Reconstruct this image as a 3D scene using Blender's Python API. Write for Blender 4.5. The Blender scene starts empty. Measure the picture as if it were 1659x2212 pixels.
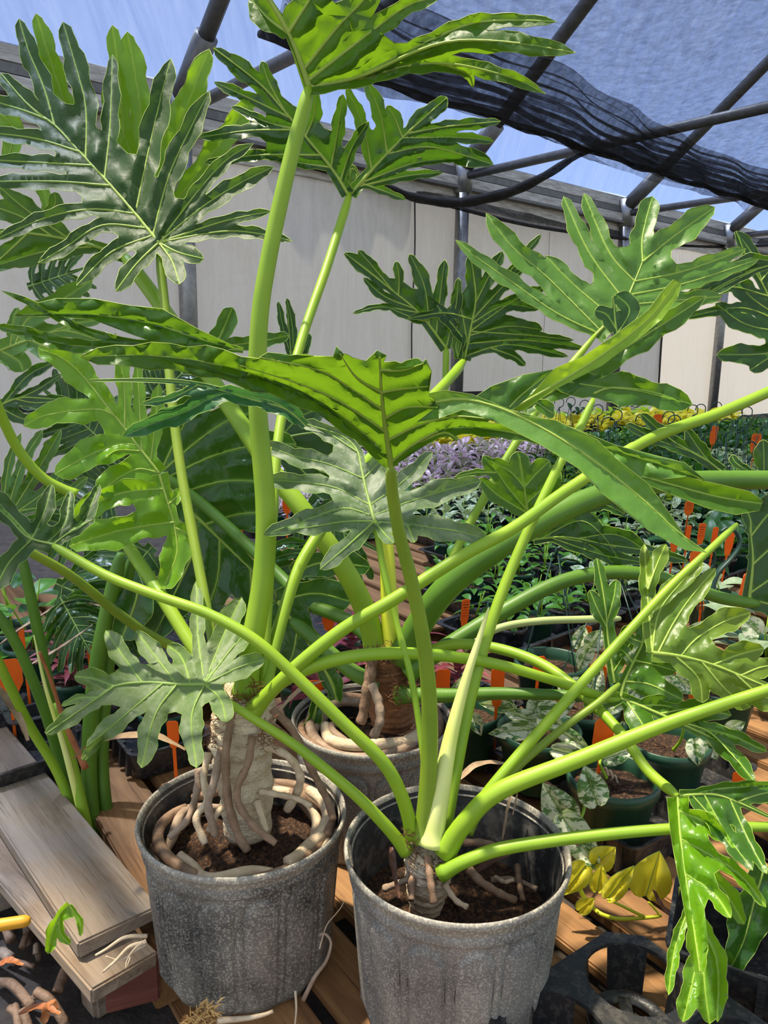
import bpy, bmesh, math, random
import numpy as np
from mathutils import Vector, Matrix
from mathutils.geometry import delaunay_2d_cdt

# ------------------------------------------------------------------ camera, sky, sun, exposure
W, H, F, CX, CY = 1659, 2212, 1660.0, 829.5, 1106.0
PITCH, ROLL, CAMZ = math.radians(11.5), math.radians(0.8), 0.83
scn = bpy.context.scene
col = scn.collection
C = np.array([0, 0, CAMZ])
FWD = np.array([0, math.cos(PITCH), -math.sin(PITCH)])
_r0 = np.array([1, 0, 0.0]); _u0 = np.array([0, math.sin(PITCH), math.cos(PITCH)])
RGT = _r0 * math.cos(ROLL) + _u0 * math.sin(ROLL)
UPV = _u0 * math.cos(ROLL) - _r0 * math.sin(ROLL)
cd = bpy.data.cameras.new('camera'); cam = bpy.data.objects.new('camera', cd); col.objects.link(cam)
cd.sensor_fit = 'VERTICAL'; cd.sensor_height = 36.0; cd.lens = 36.0 * F / H
cd.clip_start = 0.02; cd.clip_end = 200
cam.matrix_world = Matrix([[RGT[i], UPV[i], -FWD[i], C[i]] for i in range(3)] + [[0, 0, 0, 1]])
scn.camera = cam
vs = scn.view_settings
vs.view_transform = 'Standard'; vs.look = 'None'; vs.exposure = 0.12; vs.gamma = 1.0; vs.use_curve_mapping = False

world = bpy.data.worlds.new('sky_world'); scn.world = world; world.use_nodes = True
wn = world.node_tree.nodes; wl = world.node_tree.links
sky = wn.new('ShaderNodeTexSky'); sky.sky_type = 'NISHITA'; sky.sun_disc = False
sky.sun_elevation = math.radians(52); sky.sun_rotation = math.radians(215); sky.altitude = 300
sky.air_density = 1.0; sky.dust_density = 0.6; sky.ozone_density = 3.0
white_mix = wn.new('ShaderNodeMix'); white_mix.data_type = 'RGBA'; white_mix.inputs['Factor'].default_value = 0.55      # warm white mixed in, standing for daylight diffused by the roof
white_mix.inputs['B'].default_value = (3.0, 2.85, 2.55, 1)
wl.new(sky.outputs[0], white_mix.inputs['A']); wl.new(white_mix.outputs['Result'], wn['Background'].inputs[0]); wn['Background'].inputs[1].default_value = 0.25
sd = bpy.data.lights.new('sun', 'SUN'); sun = bpy.data.objects.new('sun', sd); col.objects.link(sun)
sd.energy = 7.0; sd.angle = math.radians(2.0); sd.color = (1.0, 0.90, 0.72)
sun.rotation_euler = Vector((0.30, -0.10, -0.95)).to_track_quat('-Z', 'Y').to_euler()

# ------------------------------------------------------------------ helpers
rnd = random.Random(7)
ORG = {}
def ray(x, y): return FWD + RGT * ((x - CX) / F) - UPV * ((y - CY) / F)
def PX(x, y, d): return C + ray(x, y) * d                  # a point seen at a pixel, at its own depth
def PZ(x, y, z):
    r = ray(x, y); return C + r * ((z - C[2]) / r[2])
def proj(P):
    v = np.asarray(P) - C; d = v @ FWD
    return CX + F * (v @ RGT) / d, CY - F * (v @ UPV) / d, d
E0 = PZ(0, 90, 3.03); E1 = PZ(1659, 505, 3.03)
WD = (E1 - E0) / np.linalg.norm(E1 - E0)                   # along the wall
WN = np.array([WD[1], -WD[0], 0.0])                        # into the greenhouse
Z3 = np.array([0, 0, 1.0])
def onwall(s, z, off=0.0): return np.array([E0[0], E0[1], 0]) + WD * s + WN * off + Z3 * z
TH = math.radians(-54); BD = np.array([math.cos(TH), math.sin(TH), 0]); AD = np.array([-BD[1], BD[0], 0])

def tag(o, label=None, cat=None, group=None, kind=None):
    if label: o['label'] = label
    if cat: o['category'] = cat
    if group: o['group'] = group
    if kind: o['kind'] = kind
    return o
def thing(name, label, cat, loc=(0, 0, 0), rz=0.0, group=None):
    o = bpy.data.objects.new(name, None); col.objects.link(o)
    o.empty_display_size = 0.05
    o.location = tuple(float(v) for v in loc); o.rotation_euler = (0, 0, rz)
    ORG[o.name] = np.array(loc, dtype=float)
    return tag(o, label, cat, group)
def mesh_of(name, verts, faces, mat, smooth=True):
    me = bpy.data.meshes.new(name)
    me.from_pydata([tuple(map(float, v)) for v in verts], [], [tuple(f) for f in faces])
    if mat: me.materials.append(mat)
    if smooth: me.polygons.foreach_set('use_smooth', [True] * len(me.polygons))
    me.update(); return me
def put(name, verts, faces, mat, parent=None, smooth=True):
    """links ONE mesh object; verts in world space, stored about the root's origin"""
    org = ORG[parent.name] if parent is not None else None
    v = np.asarray(verts, dtype=float)
    if org is not None: v = v - org
    o = bpy.data.objects.new(name, mesh_of(name, v, faces, mat, smooth)); col.objects.link(o)
    if parent is not None: o.parent = parent; ORG[o.name] = org
    else: ORG[o.name] = np.zeros(3)
    return o
def putl(name, me, parent, loc=(0, 0, 0), rot=(0, 0, 0), sc=(1, 1, 1)):
    o = bpy.data.objects.new(name, me); col.objects.link(o); o.parent = parent
    o.location = tuple(map(float, loc)); o.rotation_euler = rot; o.scale = sc
    return o
def catmull(pts, n):
    P = np.asarray(pts, dtype=float)
    if len(P) == 2:
        t = np.linspace(0, 1, n)[:, None]; return P[0] * (1 - t) + P[1] * t
    seg = np.r_[0, np.cumsum(np.sqrt((np.diff(P[:, :2], axis=0) ** 2).sum(1)) + 1e-6)]
    Q = np.vstack([2 * P[0] - P[1], P, 2 * P[-1] - P[-2]])
    out = []
    for u in np.linspace(0, seg[-1], n):
        i = min(int(np.searchsorted(seg, u, 'right')) - 1, len(P) - 2); i = max(i, 0)
        t = (u - seg[i]) / (seg[i + 1] - seg[i])
        a, b, c, d = Q[i], Q[i + 1], Q[i + 2], Q[i + 3]
        out.append(0.5 * (2 * b + (c - a) * t + (2 * a - 5 * b + 4 * c - d) * t * t + (3 * b - a - 3 * c + d) * t ** 3))
    return np.array(out)
def tube(pts, rad, sides=8, cap=True, flat=1.0):
    P = np.asarray(pts, dtype=float); n = len(P)
    R = np.full(n, rad) if np.isscalar(rad) else np.asarray(rad)
    T = np.gradient(P, axis=0); T /= np.linalg.norm(T, axis=1)[:, None] + 1e-12
    up = np.array([0, 0, 1.0]) if abs(T[0][2]) < 0.9 else np.array([1.0, 0, 0])
    N = np.cross(T[0], up); N /= np.linalg.norm(N)
    V = []; ang = np.linspace(0, 2 * math.pi, sides, endpoint=False)
    for i in range(n):
        N = N - T[i] * (N @ T[i]); N /= np.linalg.norm(N) + 1e-12
        B = np.cross(T[i], N)
        for a in ang: V.append(P[i] + R[i] * (math.cos(a) * N + flat * math.sin(a) * B))
    Fc = []
    for i in range(n - 1):
        for k in range(sides):
            k2 = (k + 1) % sides
            Fc.append((i * sides + k, i * sides + k2, (i + 1) * sides + k2, (i + 1) * sides + k))
    if cap:
        Fc.append(tuple(range(sides))[::-1]); Fc.append(tuple((n - 1) * sides + k for k in range(sides)))
    return V, Fc
class MB:
    def __init__(s): s.v = []; s.f = []
    def add(s, V, Fc):
        o = len(s.v); s.v.extend(V); s.f.extend([tuple(i + o for i in q) for q in Fc]); return s
    def tube(s, pts, rad, sides=8, cap=True, flat=1.0): return s.add(*tube(pts, rad, sides, cap, flat))
    def put(s, name, mat, parent=None, smooth=True): return put(name, s.v, s.f, mat, parent, smooth)
def lathe(prof, n=32, c=(0, 0, 0), close=False):
    V = []; Fc = []
    for r, z in prof:
        for k in range(n):
            a = 2 * math.pi * k / n; V.append((c[0] + r * math.cos(a), c[1] + r * math.sin(a), c[2] + z))
    for i in range(len(prof) - 1):
        for k in range(n):
            k2 = (k + 1) % n; Fc.append((i * n + k, i * n + k2, (i + 1) * n + k2, (i + 1) * n + k))
    return V, Fc
def box_mesh(name, sx, sy, sz, mat, bev=0.003, jit=0.0, rs=None):
    bm = bmesh.new(); bmesh.ops.create_cube(bm, size=1.0)
    for v in bm.verts:
        v.co = Vector((v.co.x * sx, v.co.y * sy, v.co.z * sz))
        if jit: v.co += Vector([(rs or rnd).uniform(-jit, jit) for _ in range(3)])
    if bev: bmesh.ops.bevel(bm, geom=bm.edges[:], offset=bev, segments=2, affect='EDGES')
    me = bpy.data.meshes.new(name); bm.to_mesh(me); bm.free(); me.materials.append(mat); return me

# ------------------------------------------------------------------ materials
def nm(name):
    m = bpy.data.materials.new(name); m.use_nodes = True
    nt = m.node_tree; return m, nt, nt.nodes['Principled BSDF'], nt.nodes['Material Output']
def noise(nt, scale, detail=4, rough=0.6, vec=None, dist=0.0):
    n = nt.nodes.new('ShaderNodeTexNoise'); n.inputs['Scale'].default_value = scale
    n.inputs['Detail'].default_value = detail; n.inputs['Roughness'].default_value = rough
    n.inputs['Distortion'].default_value = dist
    if vec is not None: nt.links.new(vec, n.inputs['Vector'])
    return n
def objco(nt, scale=(1, 1, 1), rnd_off=False):
    tc = nt.nodes.new('ShaderNodeTexCoord'); mp = nt.nodes.new('ShaderNodeMapping')
    mp.inputs['Scale'].default_value = scale
    nt.links.new(tc.outputs['Object'], mp.inputs['Vector'])
    if rnd_off:
        oi = nt.nodes.new('ShaderNodeObjectInfo'); ml = nt.nodes.new('ShaderNodeMath'); ml.operation = 'MULTIPLY'
        ml.inputs[1].default_value = 37.0
        nt.links.new(oi.outputs['Random'], ml.inputs[0]); nt.links.new(ml.outputs[0], mp.inputs['Location'])
    return mp.outputs['Vector']
def ramp(nt, src, stops):
    r = nt.nodes.new('ShaderNodeValToRGB'); e = r.color_ramp.elements
    while len(e) < len(stops): e.new(0.5)
    for i, (p, c) in enumerate(stops): e[i].position = p; e[i].color = (c[0], c[1], c[2], 1)
    nt.links.new(src, r.inputs[0]); return r
def mixc(nt, fac, a, b, mode='MIX'):
    n = nt.nodes.new('ShaderNodeMix'); n.data_type = 'RGBA'; n.blend_type = mode
    for s, v in ((n.inputs['Factor'], fac), (n.inputs['A'], a), (n.inputs['B'], b)):
        if isinstance(v, (int, float)): s.default_value = v
        elif isinstance(v, tuple): s.default_value = (*v, 1)
        else: nt.links.new(v, s)
    return n.outputs['Result']
def bump(nt, src, bs, st=0.3, d=0.01):
    b = nt.nodes.new('ShaderNodeBump'); b.inputs['Strength'].default_value = st; b.inputs['Distance'].default_value = d
    nt.links.new(src, b.inputs['Height']); nt.links.new(b.outputs[0], bs.inputs['Normal'])
def plain(name, c, rough=0.5, c2=None, scale=30, bst=0.0, metal=0.0, stretch=(1, 1, 1), spec=0.5):
    m, nt, bs, out = nm(name); v = objco(nt, stretch)
    n = noise(nt, scale, 5, 0.65, v)
    c2 = c2 or tuple(x * 0.7 for x in c)
    nt.links.new(ramp(nt, n.outputs[0], [(0.3, c2), (0.7, c)]).outputs[0], bs.inputs['Base Color'])
    bs.inputs['Roughness'].default_value = rough; bs.inputs['Metallic'].default_value = metal
    bs.inputs['Specular IOR Level'].default_value = spec
    if bst: bump(nt, n.outputs[0], bs, bst)
    return m
def leafmat(name, c, c2, tr, tfac=0.38, rough=0.34, dust=0.0, dustc=(0.42, 0.47, 0.38), spec=0.5, veins=True, scale=9):
    m, nt, bs, out = nm(name); v = objco(nt)
    n = noise(nt, scale, 4, 0.6, v); cr = ramp(nt, n.outputs[0], [(0.32, c2), (0.68, c)]).outputs[0]
    if dust:
        nd = noise(nt, 16, 6, 0.75, v); nf = noise(nt, 260, 2, 0.5, v)
        a = ramp(nt, nd.outputs[0], [(0.38, (0, 0, 0)), (0.72, (dust,) * 3)]).outputs[0]
        b = ramp(nt, nf.outputs[0], [(0.66, (0, 0, 0)), (0.74, (dust,) * 3)]).outputs[0]
        s = mixc(nt, 1.0, a, b, 'ADD'); cr = mixc(nt, s, cr, dustc)
    if veins:
        at = nt.nodes.new('ShaderNodeAttribute'); at.attribute_name = 'veindist'
        f = ramp(nt, at.outputs['Fac'], [(0.0, (0.55,) * 3), (0.16, (0.0,) * 3)]).outputs[0]
        cr = mixc(nt, f, cr, tuple(min(1, x * 1.5 + 0.01) for x in tr))
    nt.links.new(cr, bs.inputs['Base Color'])
    bs.inputs['Roughness'].default_value = rough; bs.inputs['Specular IOR Level'].default_value = spec
    bn = noise(nt, 55, 3, 0.6, v); bump(nt, bn.outputs[0], bs, 0.12, 0.01)
    t = nt.nodes.new('ShaderNodeBsdfTranslucent'); t.inputs['Color'].default_value = (*tr, 1)
    mx = nt.nodes.new('ShaderNodeMixShader'); mx.inputs[0].default_value = tfac
    nt.links.new(bs.outputs[0], mx.inputs[1]); nt.links.new(t.outputs[0], mx.inputs[2]); nt.links.new(mx.outputs[0], out.inputs[0])
    return m
TRN = (0.30, 0.62, 0.03)
M = {}
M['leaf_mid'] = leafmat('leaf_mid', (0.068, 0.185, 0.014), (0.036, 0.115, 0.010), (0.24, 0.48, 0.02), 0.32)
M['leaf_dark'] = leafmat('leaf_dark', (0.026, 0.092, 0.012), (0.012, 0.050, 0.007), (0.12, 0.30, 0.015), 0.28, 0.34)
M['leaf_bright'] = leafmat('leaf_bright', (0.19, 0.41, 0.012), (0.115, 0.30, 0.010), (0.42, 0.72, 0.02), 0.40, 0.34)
M['leaf_glossy'] = leafmat('leaf_glossy', (0.035, 0.125, 0.014), (0.017, 0.07, 0.009), (0.17, 0.40, 0.02), 0.28, 0.22)
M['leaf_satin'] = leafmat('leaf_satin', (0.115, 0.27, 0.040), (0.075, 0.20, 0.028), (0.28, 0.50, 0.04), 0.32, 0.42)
M['leaf_bluish'] = leafmat('leaf_bluish', (0.035, 0.14, 0.05), (0.022, 0.10, 0.035), (0.12, 0.36, 0.06), 0.25, 0.45)
M['leaf_dusty'] = leafmat('leaf_dusty', (0.120, 0.215, 0.040), (0.070, 0.150, 0.026), (0.28, 0.46, 0.05), 0.28, 0.55, 0.50, (0.40, 0.42, 0.30))
M['leaf_dusty_dark'] = leafmat('leaf_dusty_dark', (0.075, 0.155, 0.034), (0.042, 0.100, 0.022), (0.2, 0.36, 0.05), 0.28, 0.5, 0.6, (0.36, 0.40, 0.32))
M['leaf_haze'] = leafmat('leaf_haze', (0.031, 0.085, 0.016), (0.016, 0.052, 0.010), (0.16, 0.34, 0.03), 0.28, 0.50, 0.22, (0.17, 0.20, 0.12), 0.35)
M['leaf_olive'] = leafmat('leaf_olive', (0.16, 0.26, 0.018), (0.10, 0.20, 0.018), (0.36, 0.50, 0.03), 0.35, 0.4)
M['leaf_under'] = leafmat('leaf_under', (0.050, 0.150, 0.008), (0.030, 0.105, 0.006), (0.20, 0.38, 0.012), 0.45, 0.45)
M['leaf_lit'] = leafmat('leaf_lit', (0.30, 0.48, 0.025), (0.22, 0.42, 0.02), (0.5, 0.75, 0.03), 0.4, 0.4)  # sunlight through the upright lobe is put into this lighter base colour
M['vein'] = leafmat('vein', (0.48, 0.62, 0.12), (0.36, 0.52, 0.08), (0.6, 0.75, 0.1), 0.2, 0.45, veins=False)
M['vein_dim'] = leafmat('vein_dim', (0.32, 0.46, 0.10), (0.24, 0.38, 0.08), (0.4, 0.55, 0.1), 0.2, 0.5, veins=False)
def stemmat(name, c, c2, rough=0.48):
    m, nt, bs, out = nm(name); v = objco(nt)
    n = noise(nt, 7, 3, 0.6, v); f = noise(nt, 300, 2, 0.5, v)
    cr = ramp(nt, n.outputs[0], [(0.3, c2), (0.7, c)]).outputs[0]
    sp = ramp(nt, f.outputs[0], [(0.70, (0, 0, 0)), (0.76, (0.35,) * 3)]).outputs[0]
    nt.links.new(mixc(nt, sp, cr, (0.5, 0.62, 0.25)), bs.inputs['Base Color'])
    bs.inputs['Roughness'].default_value = rough; bs.inputs['Subsurface Weight'].default_value = 0.15
    bs.inputs['Subsurface Radius'].default_value = (0.006, 0.01, 0.002); bs.inputs['Subsurface Scale'].default_value = 0.6
    bump(nt, n.outputs[0], bs, 0.05); return m
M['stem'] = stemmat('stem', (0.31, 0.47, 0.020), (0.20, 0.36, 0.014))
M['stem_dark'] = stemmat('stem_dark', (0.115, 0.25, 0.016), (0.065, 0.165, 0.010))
M['stem_olive'] = stemmat('stem_olive', (0.25, 0.35, 0.022), (0.145, 0.26, 0.014))
M['stem_pale'] = stemmat('stem_pale', (0.50, 0.58, 0.24), (0.38, 0.50, 0.17))
M['spear'] = stemmat('spear', (0.78, 0.80, 0.36), (0.62, 0.72, 0.10))
M['sheath'] = stemmat('sheath', (0.72, 0.72, 0.04), (0.50, 0.62, 0.03))
M['root_brown'] = plain('root_brown', (0.33, 0.21, 0.13), 0.7, (0.16, 0.09, 0.05), 60, 0.3)
M['root_pale'] = plain('root_pale', (0.72, 0.58, 0.40), 0.75, (0.46, 0.33, 0.20), 50, 0.35)
M['root_grey'] = plain('root_grey', (0.42, 0.31, 0.22), 0.75, (0.22, 0.14, 0.09), 45, 0.35)
M['tan_fibre'] = plain('tan_fibre', (0.72, 0.47, 0.18), 0.8, (0.5, 0.3, 0.1), 60)
M['orange_stalk'] = stemmat('orange_stalk', (0.85, 0.42, 0.02), (0.6, 0.3, 0.02))
M['fibre'] = plain('fibre', (0.30, 0.13, 0.05), 0.8, (0.12, 0.05, 0.02), 90, 0.2)
M['dry'] = plain('dry', (0.46, 0.33, 0.20), 0.8, (0.26, 0.16, 0.09), 25, 0.3)
M['dry_orange'] = plain('dry_orange', (0.42, 0.15, 0.04), 0.6, (0.22, 0.06, 0.02), 20, 0.3)
M['dry_dark'] = plain('dry_dark', (0.16, 0.055, 0.03), 0.6, (0.06, 0.025, 0.015), 20, 0.3)
def trunkmat():
    m, nt, bs, out = nm('trunk'); v = objco(nt, (1, 1, 1.6))
    vo = nt.nodes.new('ShaderNodeTexVoronoi'); vo.feature = 'DISTANCE_TO_EDGE'; vo.inputs['Scale'].default_value = 55
    n = noise(nt, 30, 5, 0.7, v)
    ad = nt.nodes.new('ShaderNodeVectorMath'); ad.operation = 'MULTIPLY_ADD'
    nt.links.new(n.outputs['Color'], ad.inputs[0]); ad.inputs[1].default_value = (0.03,) * 3; nt.links.new(v, ad.inputs[2])
    nt.links.new(ad.outputs[0], vo.inputs['Vector'])
    c = ramp(nt, n.outputs[0], [(0.3, (0.50, 0.37, 0.22)), (0.7, (0.80, 0.69, 0.50))]).outputs[0]
    e = ramp(nt, vo.outputs['Distance'], [(0.0, (0.55,) * 3), (0.035, (0, 0, 0))]).outputs[0]
    nt.links.new(mixc(nt, e, c, (0.25, 0.15, 0.08)), bs.inputs['Base Color'])
    bs.inputs['Roughness'].default_value = 0.8; bump(nt, n.outputs[0], bs, 0.6, 0.02); return m
M['trunk'] = trunkmat()
def soilmat():
    m, nt, bs, out = nm('soil'); v = objco(nt)
    n = noise(nt, 160, 4, 0.7, v); n2 = noise(nt, 420, 2, 0.5, v)
    c = ramp(nt, n.outputs[0], [(0.36, (0.018, 0.009, 0.005)), (0.52, (0.10, 0.045, 0.020)), (0.68, (0.30, 0.15, 0.065))]).outputs[0]
    s = ramp(nt, n2.outputs[0], [(0.70, (0, 0, 0)), (0.75, (0.8,) * 3)]).outputs[0]
    nt.links.new(mixc(nt, s, c, (0.45, 0.36, 0.26)), bs.inputs['Base Color']); bs.inputs['Roughness'].default_value = 0.95
    bump(nt, n.outputs[0], bs, 1.0, 0.02); return m
M['soil'] = soilmat()
def potmat(name, base, dustc, amt, fine, lo=0.36, rough=0.55):
    m, nt, bs, out = nm(name); v = objco(nt)
    a = noise(nt, 9, 6, 0.7, v, 0.6); b = noise(nt, fine, 3, 0.6, v); s = noise(nt, 3.0, 3, 0.5, objco(nt, (6, 6, 1)))
    fa = ramp(nt, a.outputs[0], [(lo, (0.0,) * 3), (0.66, (amt,) * 3)]).outputs[0]
    fb = ramp(nt, b.outputs[0], [(0.50, (0.0,) * 3), (0.60, (amt,) * 3)]).outputs[0]
    fs = ramp(nt, s.outputs[0], [(0.42, (0.25,) * 3), (0.62, (1.0,) * 3)]).outputs[0]
    f = mixc(nt, 1.0, mixc(nt, 0.55, fa, fb), fs, 'MULTIPLY')
    f = mixc(nt, 0.55, f, mixc(nt, 0.5, fa, fb))
    wc = noise(nt, 5, 2, 0.5, v)
    dc = mixc(nt, wc.outputs[0], dustc, tuple(x * k for x, k in zip(dustc, (1.05, 0.92, 0.72))))
    nt.links.new(mixc(nt, f, base, dc), bs.inputs['Base Color']); bs.inputs['Roughness'].default_value = rough
    bump(nt, b.outputs[0], bs, 0.1, 0.01); return m
M['pot'] = potmat('pot', (0.036, 0.036, 0.037), (0.62, 0.60, 0.55), 0.75, 330)
M['pot_white'] = potmat('pot_white', (0.085, 0.085, 0.086), (0.62, 0.60, 0.56), 0.80, 430, 0.30)
M['pot_rim'] = potmat('pot_rim', (0.10, 0.098, 0.09), (0.60, 0.57, 0.50), 1.0, 320, 0.18, 0.6)
M['pot_inner'] = potmat('pot_inner', (0.030, 0.030, 0.032), (0.30, 0.30, 0.30), 0.55, 60, 0.42, 0.35)
M['green_pot'] = plain('green_pot', (0.022, 0.085, 0.045), 0.38, (0.014, 0.055, 0.03), 12)
M['black_plastic'] = potmat('black_plastic', (0.016, 0.017, 0.019), (0.16, 0.15, 0.14), 0.5, 90, 0.5, 0.35)
M['green_wire'] = plain('green_wire', (0.012, 0.055, 0.038), 0.4)
def tagmat():
    m, nt, bs, out = nm('orange_tag'); v = objco(nt)
    n = noise(nt, 20, 3, 0.6, v)
    nt.links.new(ramp(nt, n.outputs[0], [(0.3, (0.90, 0.13, 0.006)), (0.7, (1.0, 0.22, 0.01))]).outputs[0], bs.inputs['Base Color'])
    bs.inputs['Roughness'].default_value = 0.5
    t = nt.nodes.new('ShaderNodeBsdfTranslucent'); t.inputs['Color'].default_value = (1, 0.2, 0.01, 1)
    mx = nt.nodes.new('ShaderNodeMixShader'); mx.inputs[0].default_value = 0.25
    nt.links.new(bs.outputs[0], mx.inputs[1]); nt.links.new(t.outputs[0], mx.inputs[2]); nt.links.new(mx.outputs[0], out.inputs[0]); return m
M['tag'] = tagmat()
M['ink'] = plain('ink', (0.06, 0.012, 0.008), 0.6)
def woodmat(name, cs, cracks=0.6):
    m, nt, bs, out = nm(name); v = objco(nt, (1.2, 14, 14), True)
    n = noise(nt, 2.2, 6, 0.62, v, 0.6); g = noise(nt, 9, 3, 0.6, objco(nt, (0.8, 30, 30), True)); w = noise(nt, 9, 4, 0.6, objco(nt, (1, 1, 1), True))
    c = ramp(nt, n.outputs[0], [(0.30, cs[0]), (0.50, cs[1]), (0.70, cs[2])]).outputs[0]
    c = mixc(nt, ramp(nt, w.outputs[0], [(0.4, (0, 0, 0)), (0.65, (0.55,) * 3)]).outputs[0], c, cs[3])
    c = mixc(nt, ramp(nt, g.outputs[0], [(0.30, (cracks,) * 3), (0.40, (0, 0, 0))]).outputs[0], c, tuple(x * 0.3 for x in cs[0]))
    nt.links.new(c, bs.inputs['Base Color']); bs.inputs['Roughness'].default_value = 0.75
    bump(nt, n.outputs[0], bs, 0.35, 0.01); return m
M['wood_grey'] = woodmat('wood_grey', [(0.15, 0.095, 0.055), (0.29, 0.205, 0.13), (0.42, 0.32, 0.22), (0.31, 0.27, 0.225)])
M['wood_brown'] = woodmat('wood_brown', [(0.13, 0.055, 0.016), (0.27, 0.13, 0.042), (0.40, 0.21, 0.08), (0.19, 0.09, 0.032)])
M['wood_red'] = woodmat('wood_red', [(0.11, 0.028, 0.02), (0.20, 0.055, 0.035), (0.27, 0.09, 0.055), (0.14, 0.04, 0.03)])
M['metal'] = plain('metal', (0.36, 0.36, 0.36), 0.42, (0.22, 0.22, 0.22), 14, 0.05, 0.75)
M['metal_dark'] = plain('metal_dark', (0.19, 0.185, 0.18), 0.5, (0.12, 0.115, 0.11), 14, 0.05, 0.5)
M['gutter'] = plain('gutter', (0.70, 0.66, 0.60), 0.55, (0.30, 0.27, 0.23), 5, 0.1, 0.1, (1, 1, 6))
def fabric(name, c, c2, stain, tfac, tcol):
    m, nt, bs, out = nm(name); v = objco(nt); vs_ = objco(nt, (3, 3, 0.35))
    a = noise(nt, 5, 5, 0.65, vs_, 0.5); b = noise(nt, 1.6, 6, 0.7, v, 0.8); w = noise(nt, 120, 2, 0.5, objco(nt, (1, 1, 0.3)))
    cr = ramp(nt, a.outputs[0], [(0.3, c2), (0.7, c)]).outputs[0]
    cr = mixc(nt, ramp(nt, b.outputs[0], [(0.50, (0, 0, 0)), (0.75, (0.6,) * 3)]).outputs[0], cr, stain)
    cr = mixc(nt, 0.12, cr, w.outputs[0], 'OVERLAY')
    nt.links.new(cr, bs.inputs['Base Color']); bs.inputs['Roughness'].default_value = 0.8; bs.inputs['Specular IOR Level'].default_value = 0.2
    bump(nt, a.outputs[0], bs, 0.25, 0.05)
    t = nt.nodes.new('ShaderNodeBsdfTranslucent'); t.inputs['Color'].default_value = (*tcol, 1)
    mx = nt.nodes.new('ShaderNodeMixShader'); mx.inputs[0].default_value = tfac
    nt.links.new(bs.outputs[0], mx.inputs[1]); nt.links.new(t.outputs[0], mx.inputs[2]); nt.links.new(mx.outputs[0], out.inputs[0]); return m
M['wall_grey'] = fabric('wall_grey', (0.64, 0.62, 0.595), (0.50, 0.48, 0.46), (0.42, 0.375, 0.31), 0.3, (0.62, 0.61, 0.60))
M['wall_white'] = fabric('wall_white', (0.90, 0.86, 0.80), (0.80, 0.75, 0.68), (0.74, 0.66, 0.55), 0.55, (0.95, 0.88, 0.78))
M['seam'] = plain('seam', (0.03, 0.03, 0.03), 0.8)
def roofmat():
    m, nt, bs, out = nm('roof_plastic'); v = objco(nt, (1, 1, 1))
    a = noise(nt, 1.5, 6, 0.65, objco(nt, (7, 0.7, 0.7)), 0.8); b = noise(nt, 0.6, 3, 0.5, v)
    tr = nt.nodes.new('ShaderNodeBsdfTransparent'); tr.inputs[0].default_value = (0.44, 0.56, 0.92, 1)  # blue of the sky beyond is put into the plastic's tint
    t = nt.nodes.new('ShaderNodeBsdfTranslucent'); t.inputs['Color'].default_value = (0.35, 0.46, 0.75, 1)
    f = ramp(nt, a.outputs[0], [(0.35, (0.12,) * 3), (0.75, (0.42,) * 3)]).outputs[0]
    bs.inputs['Base Color'].default_value = (0.42, 0.52, 0.75, 1); bs.inputs['Roughness'].default_value = 0.35
    m1 = nt.nodes.new('ShaderNodeMixShader'); m1.inputs[0].default_value = 0.6
    nt.links.new(bs.outputs[0], m1.inputs[1]); nt.links.new(t.outputs[0], m1.inputs[2])
    m2 = nt.nodes.new('ShaderNodeMixShader'); nt.links.new(f, m2.inputs[0])
    nt.links.new(tr.outputs[0], m2.inputs[1]); nt.links.new(m1.outputs[0], m2.inputs[2]); nt.links.new(m2.outputs[0], out.inputs[0]); return m
M['roof'] = roofmat()
def meshcloth(name, op, scale=(1, 1, 1)):
    m, nt, bs, out = nm(name); a = noise(nt, 14, 4, 0.7, objco(nt, scale), 0.4)
    f = ramp(nt, a.outputs[0], [(0.35, (op - 0.12,) * 3), (0.68, (min(1, op + 0.16),) * 3)]).outputs[0]
    bs.inputs['Base Color'].default_value = (0.022, 0.020, 0.019, 1); bs.inputs['Roughness'].default_value = 0.85; bs.inputs['Specular IOR Level'].default_value = 0.2
    tr = nt.nodes.new('ShaderNodeBsdfTransparent'); mx = nt.nodes.new('ShaderNodeMixShader')
    nt.links.new(f, mx.inputs[0]); nt.links.new(tr.outputs[0], mx.inputs[1]); nt.links.new(bs.outputs[0], mx.inputs[2])
    nt.links.new(mx.outputs[0], out.inputs[0]); return m
M['shade'] = meshcloth('shade', 0.42)
M['shade_dense'] = meshcloth('shade_dense', 0.90)
M['shade_folds'] = meshcloth('shade_folds', 0.62)
M['ground'] = plain('ground', (0.075, 0.058, 0.045), 0.95, (0.025, 0.02, 0.016), 25, 0.8)
def varmat(name, g1, g2, w, lo=0.44, hi=0.54, sc=26):
    m, nt, bs, out = nm(name); v = objco(nt, (0.45, 1.0, 1.0), True)
    n = noise(nt, sc, 5, 0.7, v, 0.5); k = noise(nt, sc * 0.5, 3, 0.6, v)
    g = ramp(nt, k.outputs[0], [(0.4, g1), (0.6, g2)]).outputs[0]
    f = ramp(nt, n.outputs[0], [(lo, (0, 0, 0)), (hi, (1, 1, 1))]).outputs[0]
    nt.links.new(mixc(nt, f, g, w), bs.inputs['Base Color']); bs.inputs['Roughness'].default_value = 0.38
    t = nt.nodes.new('ShaderNodeBsdfTranslucent'); t.inputs['Color'].default_value = (0.5, 0.65, 0.2, 1)
    mx = nt.nodes.new('ShaderNodeMixShader'); mx.inputs[0].default_value = 0.2
    nt.links.new(bs.outputs[0], mx.inputs[1]); nt.links.new(t.outputs[0], mx.inputs[2]); nt.links.new(mx.outputs[0], out.inputs[0]); return m
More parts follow.
